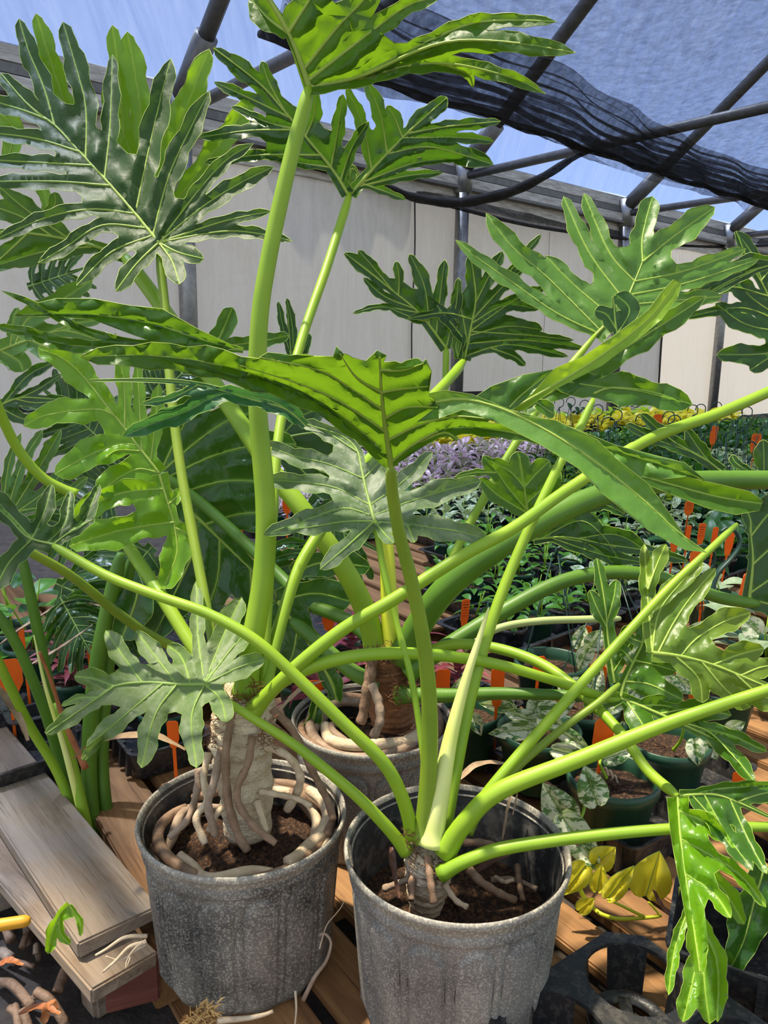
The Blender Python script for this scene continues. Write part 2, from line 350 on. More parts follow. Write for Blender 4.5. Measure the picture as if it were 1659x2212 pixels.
M['marble'] = varmat('marble', (0.03, 0.13, 0.02), (0.10, 0.28, 0.06), (0.80, 0.82, 0.60), 0.45, 0.52, 85)
M['varie'] = varmat('varie', (0.04, 0.14, 0.03), (0.12, 0.28, 0.08), (0.82, 0.82, 0.55), 0.46, 0.58, 22)
M['trad'] = varmat('trad', (0.55, 0.10, 0.42), (0.16, 0.24, 0.12), (0.88, 0.80, 0.82), 0.46, 0.60, 24)
M['yellow'] = leafmat('yellow', (0.80, 0.66, 0.03), (0.62, 0.58, 0.03), (0.9, 0.8, 0.05), 0.35, 0.4, veins=False)
M['lime'] = leafmat('lime', (0.45, 0.62, 0.03), (0.30, 0.50, 0.03), (0.7, 0.9, 0.05), 0.35, 0.4, veins=False)
M['small_green'] = leafmat('small_green', (0.14, 0.36, 0.03), (0.06, 0.22, 0.02), (0.3, 0.6, 0.04), 0.3, 0.35, veins=False)
M['small_dark'] = leafmat('small_dark', (0.04, 0.15, 0.02), (0.02, 0.09, 0.015), (0.1, 0.3, 0.02), 0.2, 0.35, veins=False)
M['red'] = leafmat('red', (0.36, 0.06, 0.07), (0.16, 0.03, 0.035), (0.5, 0.1, 0.08), 0.2, 0.5, veins=False, scale=70)
M['silver'] = leafmat('silver', (0.32, 0.42, 0.28), (0.16, 0.26, 0.14), (0.4, 0.5, 0.3), 0.2, 0.5, veins=False)
# ------------------------------------------------------------------ the greenhouse shell
GZ = -0.15
def struct(o, label=None, cat=None): return tag(o, label, cat, None, 'structure')
gv = [(-9, -3, GZ), (16, -3, GZ), (16, 22, GZ), (-9, 22, GZ)]
struct(put('floor', gv, [(0, 1, 2, 3)], M['ground'], None, False), 'dark bare soil floor under the pallets and trays', 'floor')
def wallgrid(name, s0, s1, z0, z1, mat, amp, label, off=0.0, nx=60, nz=24):
    V = []; Fc = []
    for j in range(nz + 1):
        for i in range(nx + 1):
            s = s0 + (s1 - s0) * i / nx; z = z0 + (z1 - z0) * j / nz
            o = amp * (math.sin(s * 2.1 + 0.4 * z) + 0.5 * math.sin(s * 5.3 + z)) * (0.4 + 0.6 * math.sin(math.pi * j / nz))
            V.append(onwall(s, z, off + o))
    for j in range(nz):
        for i in range(nx):
            a = j * (nx + 1) + i; Fc.append((a, a + 1, a + nx + 2, a + nx + 1))
    return struct(put(name, V, Fc, mat), label, 'wall')
wallgrid('wall_back', -4.0, 9.3, GZ, 2.86, M['wall_grey'], 0.012, 'grey stained fabric side wall of the greenhouse behind the plants')
wallgrid('wall_back_far', 9.3, 17.0, GZ, 2.86, M['wall_white'], 0.012, 'bright white plastic side wall panel at the far right end')
wallgrid('wall_drop', -4.0, 9.3, 0.35, 0.42, M['seam'], 0.0, 'dark hem strip along the grey wall', 0.03, 40, 1)['category'] = 'hem'
for s, z0, z1 in ((4.08, GZ, 2.5), (9.28, GZ, 2.5), (6.4, GZ, 2.4)):
    w = 0.022 if s < 9 else 0.03
    pts = [onwall(s + 0.012 * math.sin(z * 4), z, 0.035) for z in np.linspace(z0, z1, 14)]
    mb = MB().tube(pts, w * (0.25 if s == 6.4 else 1), 6, True, 0.4)
    struct(mb.put('wall_seam', M['seam']), {4.08: 'dark vertical seam in the grey wall left of the middle post', 9.28: 'dark vertical seam where grey wall meets white panel', 6.4: 'thin dark vertical seam in the grey wall behind the large right leaf'}[s], 'seam')
# eave: three stacked profiles along the wall
def bar(name, s0, s1, z, off, h, t, mat, label, cat):
    V = []
    for s in (s0, s1):
        for dz, do in ((0, 0), (h, 0), (h, t), (0, t)): V.append(onwall(s, z + dz, off + do))
    Fc = [(0, 1, 2, 3), (7, 6, 5, 4), (0, 4, 5, 1), (1, 5, 6, 2), (2, 6, 7, 3), (3, 7, 4, 0)]
    return struct(put(name, V, Fc, mat, None, False), label, cat)
for i, (z, off, h, t, m, lb) in enumerate([(2.50, 0.00, 0.17, 0.05, 'gutter', 'lower grey eave board along the wall top'), (2.69, 0.00, 0.10, 0.12, 'gutter', 'middle eave rail with a shadowed groove'),
                                   (2.81, -0.02, 0.07, 0.10, 'metal_dark', 'dark narrow rail between the eave boards'), (2.90, -0.03, 0.12, 0.08, 'gutter', 'upper eave board under the roof plastic'), (2.66, 0.05, 0.03, 0.10, 'metal_dark', 'dark lip below the middle eave rail')]):
    bar('eave_rail', -4, 17, z, off, h, t, M[m], lb, 'eave rail')
POSTS = [-1.95, 1.36, 4.74, 7.96, 10.95, 14.2]
PN = {1.36: 'behind the big upper left leaf', 4.74: 'in the middle of the grey wall', 7.96: 'behind the large right leaf', 10.95: 'in front of the white panel', -1.95: 'beyond the left edge', 14.2: 'at the far right end'}
SL = 0.78
for s in POSTS:
    b = onwall(s, GZ, 0.10); t = onwall(s, 2.95, 0.10)
    st = thing('support_post', 'galvanised round roof post ' + PN[s], 'post', b); st['kind'] = 'structure'
    MB().tube([b, t], 0.078, 20).put('pole', M['metal'], st)
    MB().tube([onwall(s, 2.62, 0.10), onwall(s, 2.98, 0.10)], 0.105, 20).put('collar', M['metal'], st)
    k0 = onwall(s, 2.90, 0.12); k1 = k0 + WN * 0.45 + Z3 * 0.45 * SL
    MB().tube([k0, k1], 0.095, 18).put('elbow', M['metal_dark'], st)
    e = k0 + WN * 3.6 + Z3 * 3.6 * SL
    struct(MB().tube([k0, e], 0.068, 16).put('roof_rafter', M['metal_dark']), 'sloping round roof pipe rising from the post ' + PN[s], 'rafter')
    q0 = onwall(s, 2.80, 0.12)
    struct(MB().tube([q0, q0 + WN * 5.0], 0.045, 14).put('tie_beam', M['metal_dark']), 'thin level tie pipe running from the post ' + PN[s], 'pipe')
V = []; Fc = []; nx, ny = 110, 22
for j in range(ny + 1):
    for i in range(nx + 1):
        s = -4 + 21 * i / nx; q = 3.7 * j / ny
        V.append(onwall(s, 3.04 + q * SL + 0.02 * math.sin(s * 5 + q) * math.sin(q * 2.1) - 0.03 * abs(math.sin(math.pi * (s - 1.36) / 3.25)), 0.05 + q))
for j in range(ny):
    for i in range(nx):
        a = j * (nx + 1) + i; Fc.append((a, a + 1, a + nx + 2, a + nx + 1))
struct(put('ceiling', V, Fc, M['roof']), 'streaky translucent roof plastic with blue sky behind', 'roof')
# shade curtain: a sheet hung level below the ties, bunched along its free edge
sc = thing('shade_curtain', 'black mesh shade curtain hung below the roof at upper right', 'shade cloth', PZ(1300, 310, 2.72))
ed = catmull([PZ(x, y, 2.72) for x, y in ((560, 40), (700, 100), (830, 155), (1080, 232), (1300, 312), (1480, 372), (1659, 432), (1900, 520))], 90)
V = []; Fc = []; NQ = 80
for i, e in enumerate(ed):
    u = i / 89.0
    for j in range(NQ):
        q = (j / (NQ - 1)) ** 1.5 * 4.6
        fold = math.exp(-q / 0.45)
        z = 0.085 * fold * math.sin(q * 46 + 2.2 * math.sin(u * 21) + u * 9) + 0.03 * math.sin(u * 17 + q * 1.1) * min(1, q)
        z += 0.05 * math.sin(q * 3.1 + u * 5) * (1 - fold) - 0.10 * fold
        V.append(e + WN * (q * 0.97 + 0.05 * fold * math.sin(u * 60)) - WD * q * 0.10 + Z3 * z)
for i in range(89):
    for j in range(NQ - 1):
        a = i * NQ + j; Fc.append((a, a + 1, a + NQ + 1, a + NQ))
put('sheet', V, Fc, M['shade'], sc)
V = []; Fc = []; NQ = 60                                    # gathered folds lying over the free edge
for i, e in enumerate(ed):
    u = i / 89.0; wf = 0.55 + 0.25 * math.sin(u * 8 + 1) + 0.5 * u
    for j in range(NQ):
        q = j / (NQ - 1); z = 0.05 * (1 - 0.6 * q) * math.sin(q * 40 + 1.6 * math.sin(u * 25) + u * 14) - 0.09 * (1 - q) + 0.02
        V.append(e + WN * (q * wf + 0.03 * math.sin(u * 70 + q * 9)) + Z3 * z)
for i in range(89):
    for j in range(NQ - 1):
        a = i * NQ + j; Fc.append((a, a + 1, a + NQ + 1, a + NQ))
put('gathered_folds', V, Fc, M['shade_folds'], sc)
MB().tube([e + Z3 * (-0.08 + 0.012 * math.sin(i * 0.9)) for i, e in enumerate(ed)], [0.022 + 0.012 * math.sin(i * 0.7) ** 2 for i in range(90)], 8).put('hem', M['shade_dense'], sc)
# the slack part: a rope-like swag and a sagging strip along the eave
sw = thing('shade_swag', 'bunched black shade cloth sagging in front of the eave', 'shade cloth', PX(1000, 440, 7.6))
g1 = catmull([PX(x, y, d) for x, y, d in ((1292, 316, 7.3), (1240, 340, 7.4), (1180, 378, 7.5), (1110, 412, 7.7), (1050, 428, 7.8), (985, 438, 8.0), (900, 428, 8.0), (830, 402, 7.8), (740, 372, 7.5), (640, 352, 7.2), (560, 330, 7.0))], 60)
MB().tube(g1, [0.035 + 0.05 * math.sin(math.pi * min(1, i / 40)) + 0.006 * math.sin(i * 1.3) for i in range(60)], 10, True, 0.6).put('swag_roll', M['shade_dense'], sw)
lo = catmull([(x, y, d) for x, y, d in ((560, 335, 7.0), (830, 405, 7.9), (985, 448, 8.2), (1150, 488, 9.2), (1350, 516, 10.6), (1500, 532, 12), (1659, 530, 13.2), (1800, 520, 14))], 60)
hi = catmull([(x, y, d) for x, y, d in ((560, 320, 7.0), (830, 396, 7.9), (985, 425, 8.2), (1150, 462, 9.2), (1350, 488, 10.6), (1500, 507, 12), (1659, 512, 13.2), (1800, 505, 14))], 60)
V = []; Fc = []
for i in range(60):
    for j in range(7):
        p = lo[i] * (1 - j / 6) + hi[i] * j / 6; V.append(PX(p[0], p[1], p[2] + 0.06 * math.sin(i * 1.1 + j) + 0.05 * j))
for i in range(59):
    for j in range(6): Fc.append((i * 7 + j, i * 7 + j + 1, i * 7 + j + 8, i * 7 + j + 7))
put('strip', V, Fc, meshcloth('shade_strip', 0.66), sw)
MB().tube([PX(*p) for p in lo], 0.022, 6).put('hem', M['shade_dense'], sw)

# ------------------------------------------------------------------ pallets
def plank(parent, u0, u1, v0, v1, ztop, th, mat, name='plank', skew=0.0, jit=0.002):
    """board along BD; parent is a pallet whose local x axis is BD, y axis AD"""
    me = box_mesh(name, v1 - v0, u1 - u0, th, mat, 0.003, jit)
    o = bpy.data.objects.new(name, me); col.objects.link(o); o.parent = parent
    pl = PAL[parent.name]
    o.location = ((v0 + v1) / 2 - pl[0], (u0 + u1) / 2 - pl[1], ztop - th / 2 - pl[2]); o.rotation_euler = (0, 0, skew)
    return o
PAL = {}
def pallet(label, u, v, z=GZ, group=None):
    o = thing('wooden_pallet', label, 'pallet', AD * u + BD * v + Z3 * z, TH, group); PAL[o.name] = (v, u, z); return o
pf = pallet('brown slatted wooden pallet carrying the three large pots', 0.62, -0.95)
us = [(0.318, 0.432), (0.455, 0.537), (0.565, 0.665), (0.690, 0.765), (0.785, 0.852), (0.885, 0.965), (0.99, 1.09), (1.12, 1.21)]
for i, (a, b) in enumerate(us):
    plank(pf, a, b, -1.60 + 0.02 * (i % 3), -0.35, 0.0, 0.020, M['wood_brown'], skew=0.008 * ((i * 37) % 5 - 2) / 2)
for v in (-1.55, -1.0, -0.43): 
    me = box_mesh('stringer', 0.045, 0.92, 0.11, M['wood_brown'], 0.003)
    putl('stringer', me, pf, (v + 0.95, 0.145, 0.15 - 0.02 - 0.055))
for a, b in ((0.33, 0.43), (0.72, 0.82), (1.10, 1.20)): plank(pf, a, b, -1.6, -0.36, -0.13, 0.018, M['wood_brown'])
pl = pallet('weathered grey pallet with split boards at lower left', 0.10, -1.2)
plank(pl, 0.150, 0.266, -2.05, -0.985, 0.034, 0.026, M['wood_grey'], skew=0.10, jit=0.003)
plank(pl, 0.104, 0.20, -1.95, -0.92, 0.002, 0.022, M['wood_grey'], skew=0.19, jit=0.003)
plank(pl, -0.09, 0.0, -2.0, -1.5, 0.006, 0.022, M['wood_grey'], skew=0.09, jit=0.003)
# stringer end seen below the raised board: two faces of different wood
me = box_mesh('stringer', 0.075, 0.030, 0.080, M['wood_red'], 0.003); o = putl('stringer', me, pl, (0.0, 0.0, 0.0), (0, 0, 0.0))
sp = PZ(285, 2110, -0.065); o.location = tuple(Matrix.Rotation(-TH, 3, 'Z') @ (Vector(sp) - pl.location)); o.rotation_euler = (0, 0, 1.3); o['label'] = 'red-stained stringer end'
me = box_mesh('block', 0.05, 0.035, 0.15, M['wood_grey'], 0.006, 0.004); o = putl('block', me, pl)
sp = PZ(205, 2090, -0.075); o.location = tuple(Matrix.Rotation(-TH, 3, 'Z') @ (Vector(sp) - pl.location)); o.rotation_euler = (0, 0, 0.2)
for k, v in enumerate((-1.9, -1.35)):
    me = box_mesh('stringer', 0.045, 0.42, 0.12, M['wood_grey'], 0.003); putl('stringer', me, pl, (v + 1.2, 0.03, 0.085))
# pallets further back under the trays
for n, (u0, v0, nb) in enumerate([(1.30, -1.6, 9), (2.5, -1.9, 10), (1.35, -2.9, 10), (2.6, -3.2, 10), (0.30, -2.95, 7)]):
    pb = pallet(['brown pallet under the marbled pothos trays at right', 'pallet under the far right trays', 'pallet under the trays behind the middle pot', 'pallet under the furthest trays', 'pallet behind the left stems in shade'][n], u0 + 0.5, v0 + 0.6)
    for i in range(nb): plank(pb, u0 + 0.115 * i, u0 + 0.115 * i + 0.088, v0, v0 + 1.15, -0.002, 0.02, M['wood_brown'])
    for k in (0.05, 0.6, 1.1):
        me = box_mesh('stringer', 0.045, 0.115 * nb, 0.125, M['wood_brown'], 0.003); putl('stringer', me, pb, (k - 0.6, 0.115 * nb / 2 - 0.5, 0.0645))

# ------------------------------------------------------------------ leaves traced at their own depth
def depth_leaf_points(X, Y, S, rel, ruf, wref, seed):
    """S: vein samples (x, y, depth). Depth by inverse distance; the blade bulges between veins and ruffles at the rim"""
    q = np.stack([X, Y], 1)
    d2 = ((q[:, None, :] - S[None, :, :2]) ** 2).sum(2)
    w = 1.0 / (d2 + 16.0) ** 1.6
    D = (w * S[None, :, 2]).sum(1) / w.sum(1)
    dn = np.sqrt(d2.min(1)); f = np.clip(dn / wref, 0, 1.15)
    ph = seed * 1.7
    D = D - rel * np.minimum(f, 1.0) ** 1.7 + ruf * f ** 2 * (np.sin(X * 0.07 + ph) * np.cos(Y * 0.062 - ph) + 0.4 * np.sin((X + Y) * 0.035 + 2 * ph))
    return D, dn / wref
def lobe_poly(path, w, rs, n=20):
    c = catmull(path, n); T = np.gradient(c, axis=0); T /= np.linalg.norm(T, axis=1)[:, None] + 1e-9
    N = np.stack([-T[:, 1], T[:, 0]], 1); s = np.linspace(0, 1, n)
    prof = np.where(s < 0.5, 0.62 + 0.38 * np.sin(math.pi * s), np.sqrt(np.clip(1 - ((s - 0.5) / 0.5) ** 2.4, 0, 1)))
    prof = np.maximum(prof, 0.02)
    sides = []
    L = np.sqrt((np.diff(c, axis=0) ** 2).sum(1)).sum()
    for sg in (1, -1):
        k = L / (w * 2.6 + 8); ph = rs.uniform(0, 6.28)
        wob = 1 + 0.16 * np.sin(s * k * 2 * math.pi * 0.8 + ph) + 0.06 * np.sin(s * k * 13 + ph * 2)
        sides.append(c + N * (sg * w * prof * wob)[:, None])
    return c, np.vstack([sides[0][:-1], c[-1:], sides[1][::-1][1:]])
def make_leaf(parent, mat, d0, mid, lobes, g=(0, 0), wc=9, webf=0.42, polys=(), step=13, vw=2.4, rel=0.005, ruf=0.006, md=0.0, name='leaf', vmat='vein', label=None, marg=0.7, webmax=75, bare=False):
    seed = len(bpy.data.meshes) % 97; rs = random.Random(seed)
    gx, gy = g[0] / 100.0, g[1] / 100.0; x0, y0 = mid[0][:2]
    plane = lambda x, y: d0 + gx * (x - x0) + gy * (y - y0)
    mc = catmull([m[:2] for m in mid], 26)
    s = np.linspace(0, 1, 26); mdep = np.array([plane(x, y) for x, y in mc]) + md * s ** 2
    S = [np.c_[mc, mdep]]; polyl = []; veins = [(mc, mdep, vw * 1.7, vw * 0.5)]
    Tm = np.gradient(mc, axis=0)
    nm_ = np.stack([-Tm[:, 1], Tm[:, 0]], 1); nm_ /= np.linalg.norm(nm_, axis=1)[:, None] + 1e-9
    ww = wc * (1 - 0.75 * s)
    polyl.append(np.vstack([mc + nm_ * ww[:, None], (mc - nm_ * ww[:, None])[::-1]]))
    info = []; ws = [max(wc, 6)]
    for lb in lobes:
        w, dz = lb[0], lb[1]; pts = np.array(lb[2:], dtype=float).reshape(-1, 2)
        dist = np.sqrt(((mc - pts[0]) ** 2).sum(1)); k = int(dist.argmin()); near = dist[k] < 34
        if near: pts[0] = mc[k]
        c, pol = lobe_poly(pts, w, rs); polyl.append(pol); ws.append(w)
        u = np.linspace(0, 1, len(c)); base = mdep[k] - plane(*mc[k]) if near else 0
        jz = rs.uniform(-0.4, 0.4) * abs(dz) * 0.3 + rs.uniform(-0.008, 0.008)
        dep = np.array([plane(x, y) for x, y in c]) + base * (1 - u) + (dz + jz) * u ** 1.6
        S.append(np.c_[c, dep]); veins.append((c, dep, vw, vw * 0.25))
        if near:
            p = c[8] - mc[k]; cr = Tm[k][0] * p[1] - Tm[k][1] * p[0]
            an = math.degrees(math.atan2(p[1], p[0])); am = math.atan2(Tm[k][1], Tm[k][0])
            rel_a = abs((math.radians(an) - am + math.pi) % (2 * math.pi) - math.pi)
            info.append((1 if cr > 0 else -1, round(k / 25.0 / 0.05) * 0.05, -rel_a, c, an))
    for sd_ in (1, -1):
        L = sorted([i for i in info if i[0] == sd_], key=lambda i: (i[1], i[2]))
        for a, b in zip(L, L[1:]):
            if abs((a[4] - b[4] + 180) % 360 - 180) > webmax: continue
            k = int(webf * 19); A = a[3][:k + 1]; B = b[3][:k + 1]; org = (a[3][0] + b[3][0]) / 2
            valley = (A[-1] + B[-1]) / 2 * 0.84 + org * 0.16
            polyl.append(np.vstack([A, valley[None, :], B[::-1]]))
    for po in polys: polyl.append(np.array(po, dtype=float))
    V2 = []; faces = []
    for po in polyl:
        if (po[:, 0] * np.roll(po[:, 1], -1) - np.roll(po[:, 0], -1) * po[:, 1]).sum() < 0: po = po[::-1]      # the CDT wants its faces counter-clockwise
        o = len(V2); V2.extend([Vector((float(x), float(y))) for x, y in po]); faces.append(list(range(o, o + len(po))))
    al = np.vstack(polyl); lo_, hi_ = al.min(0), al.max(0)
    xs = np.arange(lo_[0], hi_[0], step); ys = np.arange(lo_[1], hi_[1], step)
    for j, y in enumerate(ys):
        for x in xs: V2.append(Vector((float(x + (step / 2 if j % 2 else 0)), float(y))))
    ve = []
    for c, dep, r0, r1 in veins:                                  # veins are edges of the blade, so that they lie in its folds
        o = len(V2); V2.extend([Vector((float(x), float(y))) for x, y in c]); ve.extend([(o + i, o + i + 1) for i in range(len(c) - 1)])
    vc, ec, fc, ov, oe, of = delaunay_2d_cdt(V2, ve, faces, 0, 1e-3, False)
    VA = np.array([v[:] for v in vc]); FA = np.array([f for f in fc if len(f) == 3]); CT = VA[FA].mean(1)
    inside = np.zeros(len(CT), bool)
    for po in polyl:                                           # winding number of every triangle's centre
        a = po; b = np.roll(po, -1, 0); wn_ = np.zeros(len(CT), int)
        for (ax, ay), (bx, by) in zip(a, b):
            if ay == by: continue
            il = (bx - ax) * (CT[:, 1] - ay) - (CT[:, 0] - ax) * (by - ay)
            if ay <= by: wn_ += ((CT[:, 1] >= ay) & (CT[:, 1] < by) & (il > 0))
            else: wn_ -= ((CT[:, 1] >= by) & (CT[:, 1] < ay) & (il < 0))
        inside |= wn_ != 0
    keep = [tuple(int(i) for i in f) for f in FA[inside]]
    used = sorted({i for f in keep for i in f}); mp = {v: i for i, v in enumerate(used)}
    P2 = np.array([vc[i][:] for i in used]); T = [tuple(mp[i] for i in f) for f in keep]
    S = np.vstack(S); wref = float(np.median(ws)) if lobes else max(wc, 0.07 * float(np.hypot(*(hi_ - lo_))))
    D, vd = depth_leaf_points(P2[:, 0], P2[:, 1], S, rel, ruf, wref, seed)
    R3 = FWD[None] + np.outer((P2[:, 0] - CX) / F, RGT) - np.outer((P2[:, 1] - CY) / F, UPV)
    lf = put(name, C[None] + R3 * D[:, None], T, mat, parent)
    at = lf.data.attributes.new('veindist', 'FLOAT', 'POINT'); at.data.foreach_set('value', vd.astype(np.float32))
    if label: lf['label'] = label
    if bare: return lf
    mb = MB()
    for c, dep, r0, r1 in veins:
        r = np.linspace(r0, r1, len(c)) * dep / F
        mb.tube([PX(x, y, z) for (x, y), z in zip(c, dep)], r, 6, False)
    if marg:
        cnt = {}
        for f in T:
            for a, b in zip(f, f[1:] + f[:1]): 
                k = (min(a, b), max(a, b)); cnt[k] = cnt.get(k, 0) + 1
        adj = {}
        for (a, b), n in cnt.items():
            if n == 1: adj.setdefault(a, []).append(b); adj.setdefault(b, []).append(a)
        seen = set()
        for st in adj:
            if st in seen: continue
            loop = [st]; seen.add(st); cur = st
            while True:
                nx_ = [q for q in adj[cur] if q not in seen]
                if not nx_: break
                cur = nx_[0]; seen.add(cur); loop.append(cur)
            if len(loop) > 5:
                loop.append(loop[0]); W3 = [PX(P2[i, 0], P2[i, 1], D[i]) for i in loop]
                mb.tube(W3, marg * float(D[loop].mean()) / F, 3, False)
    if mb.v: mb.put('veins', M[vmat], lf)
    return lf
def petiole(parent, mat, r0, r1, *pts, name='petiole', sides=12, flat=1.0, label=None):
    n = max(12, len(pts) * 9); c = catmull([p for p in pts], n)
    r = np.linspace(r0, r1, n) * c[:, 2] / F
    r = r * 0.9; r[:3] *= np.array([1.3, 1.16, 1.06]); r[-3:] *= np.array([0.92, 0.78, 0.55])
    o = MB().tube([PX(*p) for p in c], r, sides, True, flat).put(name, M[mat], parent)
    if label: o['label'] = label
    return o
def root(parent, mat, r0, r1, *pts, name='aerial_root', world=False):
    n = max(14, len(pts) * 8); c = catmull(pts, n); rs = random.Random(len(bpy.data.meshes))
    P = [np.array(p) for p in c] if world else [PX(*p) for p in c]
    r = np.linspace(r0, r1, n) * (1 if world else np.array([p[2] for p in c]) / F)
    r = r * np.array([1 + 0.10 * math.sin(i * 0.9 + rs.random()) for i in range(n)])
    return MB().tube(P, r, 9).put(name, M[mat], parent)
# ------------------------------------------------------------------ large black nursery pots
def nursery_pot(parent, c, R=0.14, rb=0.117, h=0.22, body='pot', z0=0.0, npan=14, soilz=0.165, ph=0.0):
    k = R / 0.14
    prof = [(rb * 0.90, 0.0), (rb * 0.965, 0.003), (rb, 0.012)]
    for i in range(1, 34): prof.append((rb + (R * 0.935 - rb) * i / 33, 0.012 + (h * 0.83 - 0.012) * i / 33))
    prof += [(R * 0.95, h * 0.838), (R * 0.962, h * 0.85), (R * 0.963, h * 0.88), (R * 0.958, h * 0.905)]
    n = 336; V = []; Fc = []; dl = 2 * math.pi / npan
    for r, z in prof:
        for q in range(n):
            a = 2 * math.pi * q / n; off = 0.0
            if 0.012 < z < h * 0.835:
                x = (((a + ph) % dl) - dl / 2) * r; hw = 0.40 * dl * r; zt = h * 0.80 - hw
                sdv = abs(x) - hw if z < zt else math.hypot(x, z - zt) - hw
                off = -0.0036 * math.exp(-(sdv / 0.0024) ** 2) + (0.0016 if sdv < -0.001 else 0.0)
            if z < 0.02: off += 0.0018 * math.sin(a * npan)
            V.append((c[0] + (r + off) * math.cos(a), c[1] + (r + off) * math.sin(a), z0 + z))
    for i in range(len(prof) - 1):
        for q in range(n):
            q2 = (q + 1) % n; Fc.append((i * n + q, i * n + q2, (i + 1) * n + q2, (i + 1) * n + q))
    Fc.append(tuple(range(n))[::-1])
    pot = put('pot', V, Fc, M[body], parent)
    rp = [(R * 0.955, h * 0.90), (R * 0.972, h * 0.915), (R * 0.972, h * 0.945), (R * 0.985, h * 0.95), (R, h * 0.957), (R * 1.006, h * 0.975), (R * 1.0, h * 0.995), (R * 0.985, h), (R * 0.972, h * 0.992), (R * 0.962, h * 0.97), (R * 0.952, h * 0.955), (R * 0.93, h * 0.94)]
    V, Fc = lathe(rp, 128, (c[0], c[1], z0)); put('rim', V, Fc, M['pot_rim'], pot)
    ip = [(R * 0.945, h * 0.975), (R * 0.935, h * 0.90), (R * 0.90, h * 0.80), (R * 0.875, h * 0.5), (rb * 0.93, 0.012), (0.001, 0.012)]
    V, Fc = lathe(ip, 96, (c[0], c[1], z0)); put('inner_wall', V, Fc, M['pot_inner'], pot)
    V = []; Fc = []; rs = random.Random(int(R * 1e4) + int(c[0] * 1e3)); nr = 16; nn = 48
    for i in range(nr + 1):
        r = R * 0.885 * i / nr
        for q in range(nn):
            a = 2 * math.pi * q / nn
            V.append((c[0] + r * math.cos(a), c[1] + r * math.sin(a), z0 + soilz + rs.uniform(-0.004, 0.004) - 0.012 * (i / nr) ** 2))
    for i in range(nr):
        for q in range(nn):
            q2 = (q + 1) % nn; Fc.append((i * nn + q, i * nn + q2, (i + 1) * nn + q2, (i + 1) * nn + q))
    put('soil', V, Fc, M['soil'], parent)
    return pot
def fibres(parent, pts, n, ln, spread, name='fibre_ring', mat='fibre', r=0.0006):
    mb = MB(); rs = random.Random(n)
    for i in range(n):
        p = np.array(pts[rs.randrange(len(pts))]) + np.array([rs.uniform(-1, 1) for _ in range(3)]) * spread
        d = np.array([rs.uniform(-1, 1), rs.uniform(-1, 1), rs.uniform(-0.3, 1)]); d /= np.linalg.norm(d)
        mb.tube([p, p + d * ln * 0.6 * rs.uniform(0.6, 1.2), p + d * ln + np.array([0, 0, -0.2 * ln])], [r, r, r * 0.4], 3, False)
    o = mb.put(name, M[mat], parent); o['kind'] = 'stuff'; return o
def trunk(parent, pts, rads, mat='trunk', name='trunk'):
    n = 46; c = catmull(pts, n); r = np.interp(np.linspace(0, 1, n), np.linspace(0, 1, len(rads)), rads)
    V, Fc = tube(c, r * np.array([1 + 0.045 * math.sin(i * 1.25) + 0.03 * math.sin(i * 3.1) for i in range(n)]), 28)
    rs = random.Random(5); V = [np.array(v) + np.array([rs.uniform(-1, 1) for _ in range(3)]) * 0.0012 for v in V]
    return put(name, V, Fc, M[mat], parent)
def coil(parent, c, R, z, a0, a1, r, mat, dz=0.0, dr=0.0, wob=0.006, ph=0.0):
    n = 40; pts = []
    for i in range(n):
        t = i / (n - 1); a = math.radians(a0 + (a1 - a0) * t)
        rr = R + dr * t + wob * math.sin(t * 9 + ph); pts.append((c[0] + rr * math.cos(a), c[1] + rr * math.sin(a), z + dz * t + 0.006 * math.sin(t * 7 + ph)))
    return MB().tube(pts, [r * (0.75 + 0.25 * math.sin(math.pi * min(1, max(0.12, i / (n - 1))))) for i in range(n)], 9).put('aerial_root', M[mat], parent)

# ---- plant A : left pot, stout trunk with aerial roots
CA = PZ(525, 1750, 0.22)
PA = thing('potted_philodendron', 'tall philodendron with pale stout trunk and coiled aerial roots in left black pot', 'potted plant', (CA[0], CA[1], 0), 0, 'large philodendrons in black nursery pots')
nursery_pot(PA, CA, 0.14, 0.118, 0.22, 'pot', ph=0.1)
trunk(PA, [PX(536, 1800, 1.06), PX(530, 1700, 1.05), PX(522, 1610, 1.04), PX(528, 1545, 1.03), PX(534, 1495, 1.02)], [0.031, 0.037, 0.041, 0.040, 0.034])
fibres(PA, [PX(x, y, 1.0) for x, y in ((470, 1560), (500, 1535), (540, 1540), (575, 1570), (580, 1600), (455, 1600))], 160, 0.012, 0.012)
fibres(PA, [PX(x, y, 0.99) for x, y in ((505, 1510), (530, 1515), (550, 1510), (552, 1480), (556, 1500))], 90, 0.012, 0.006)
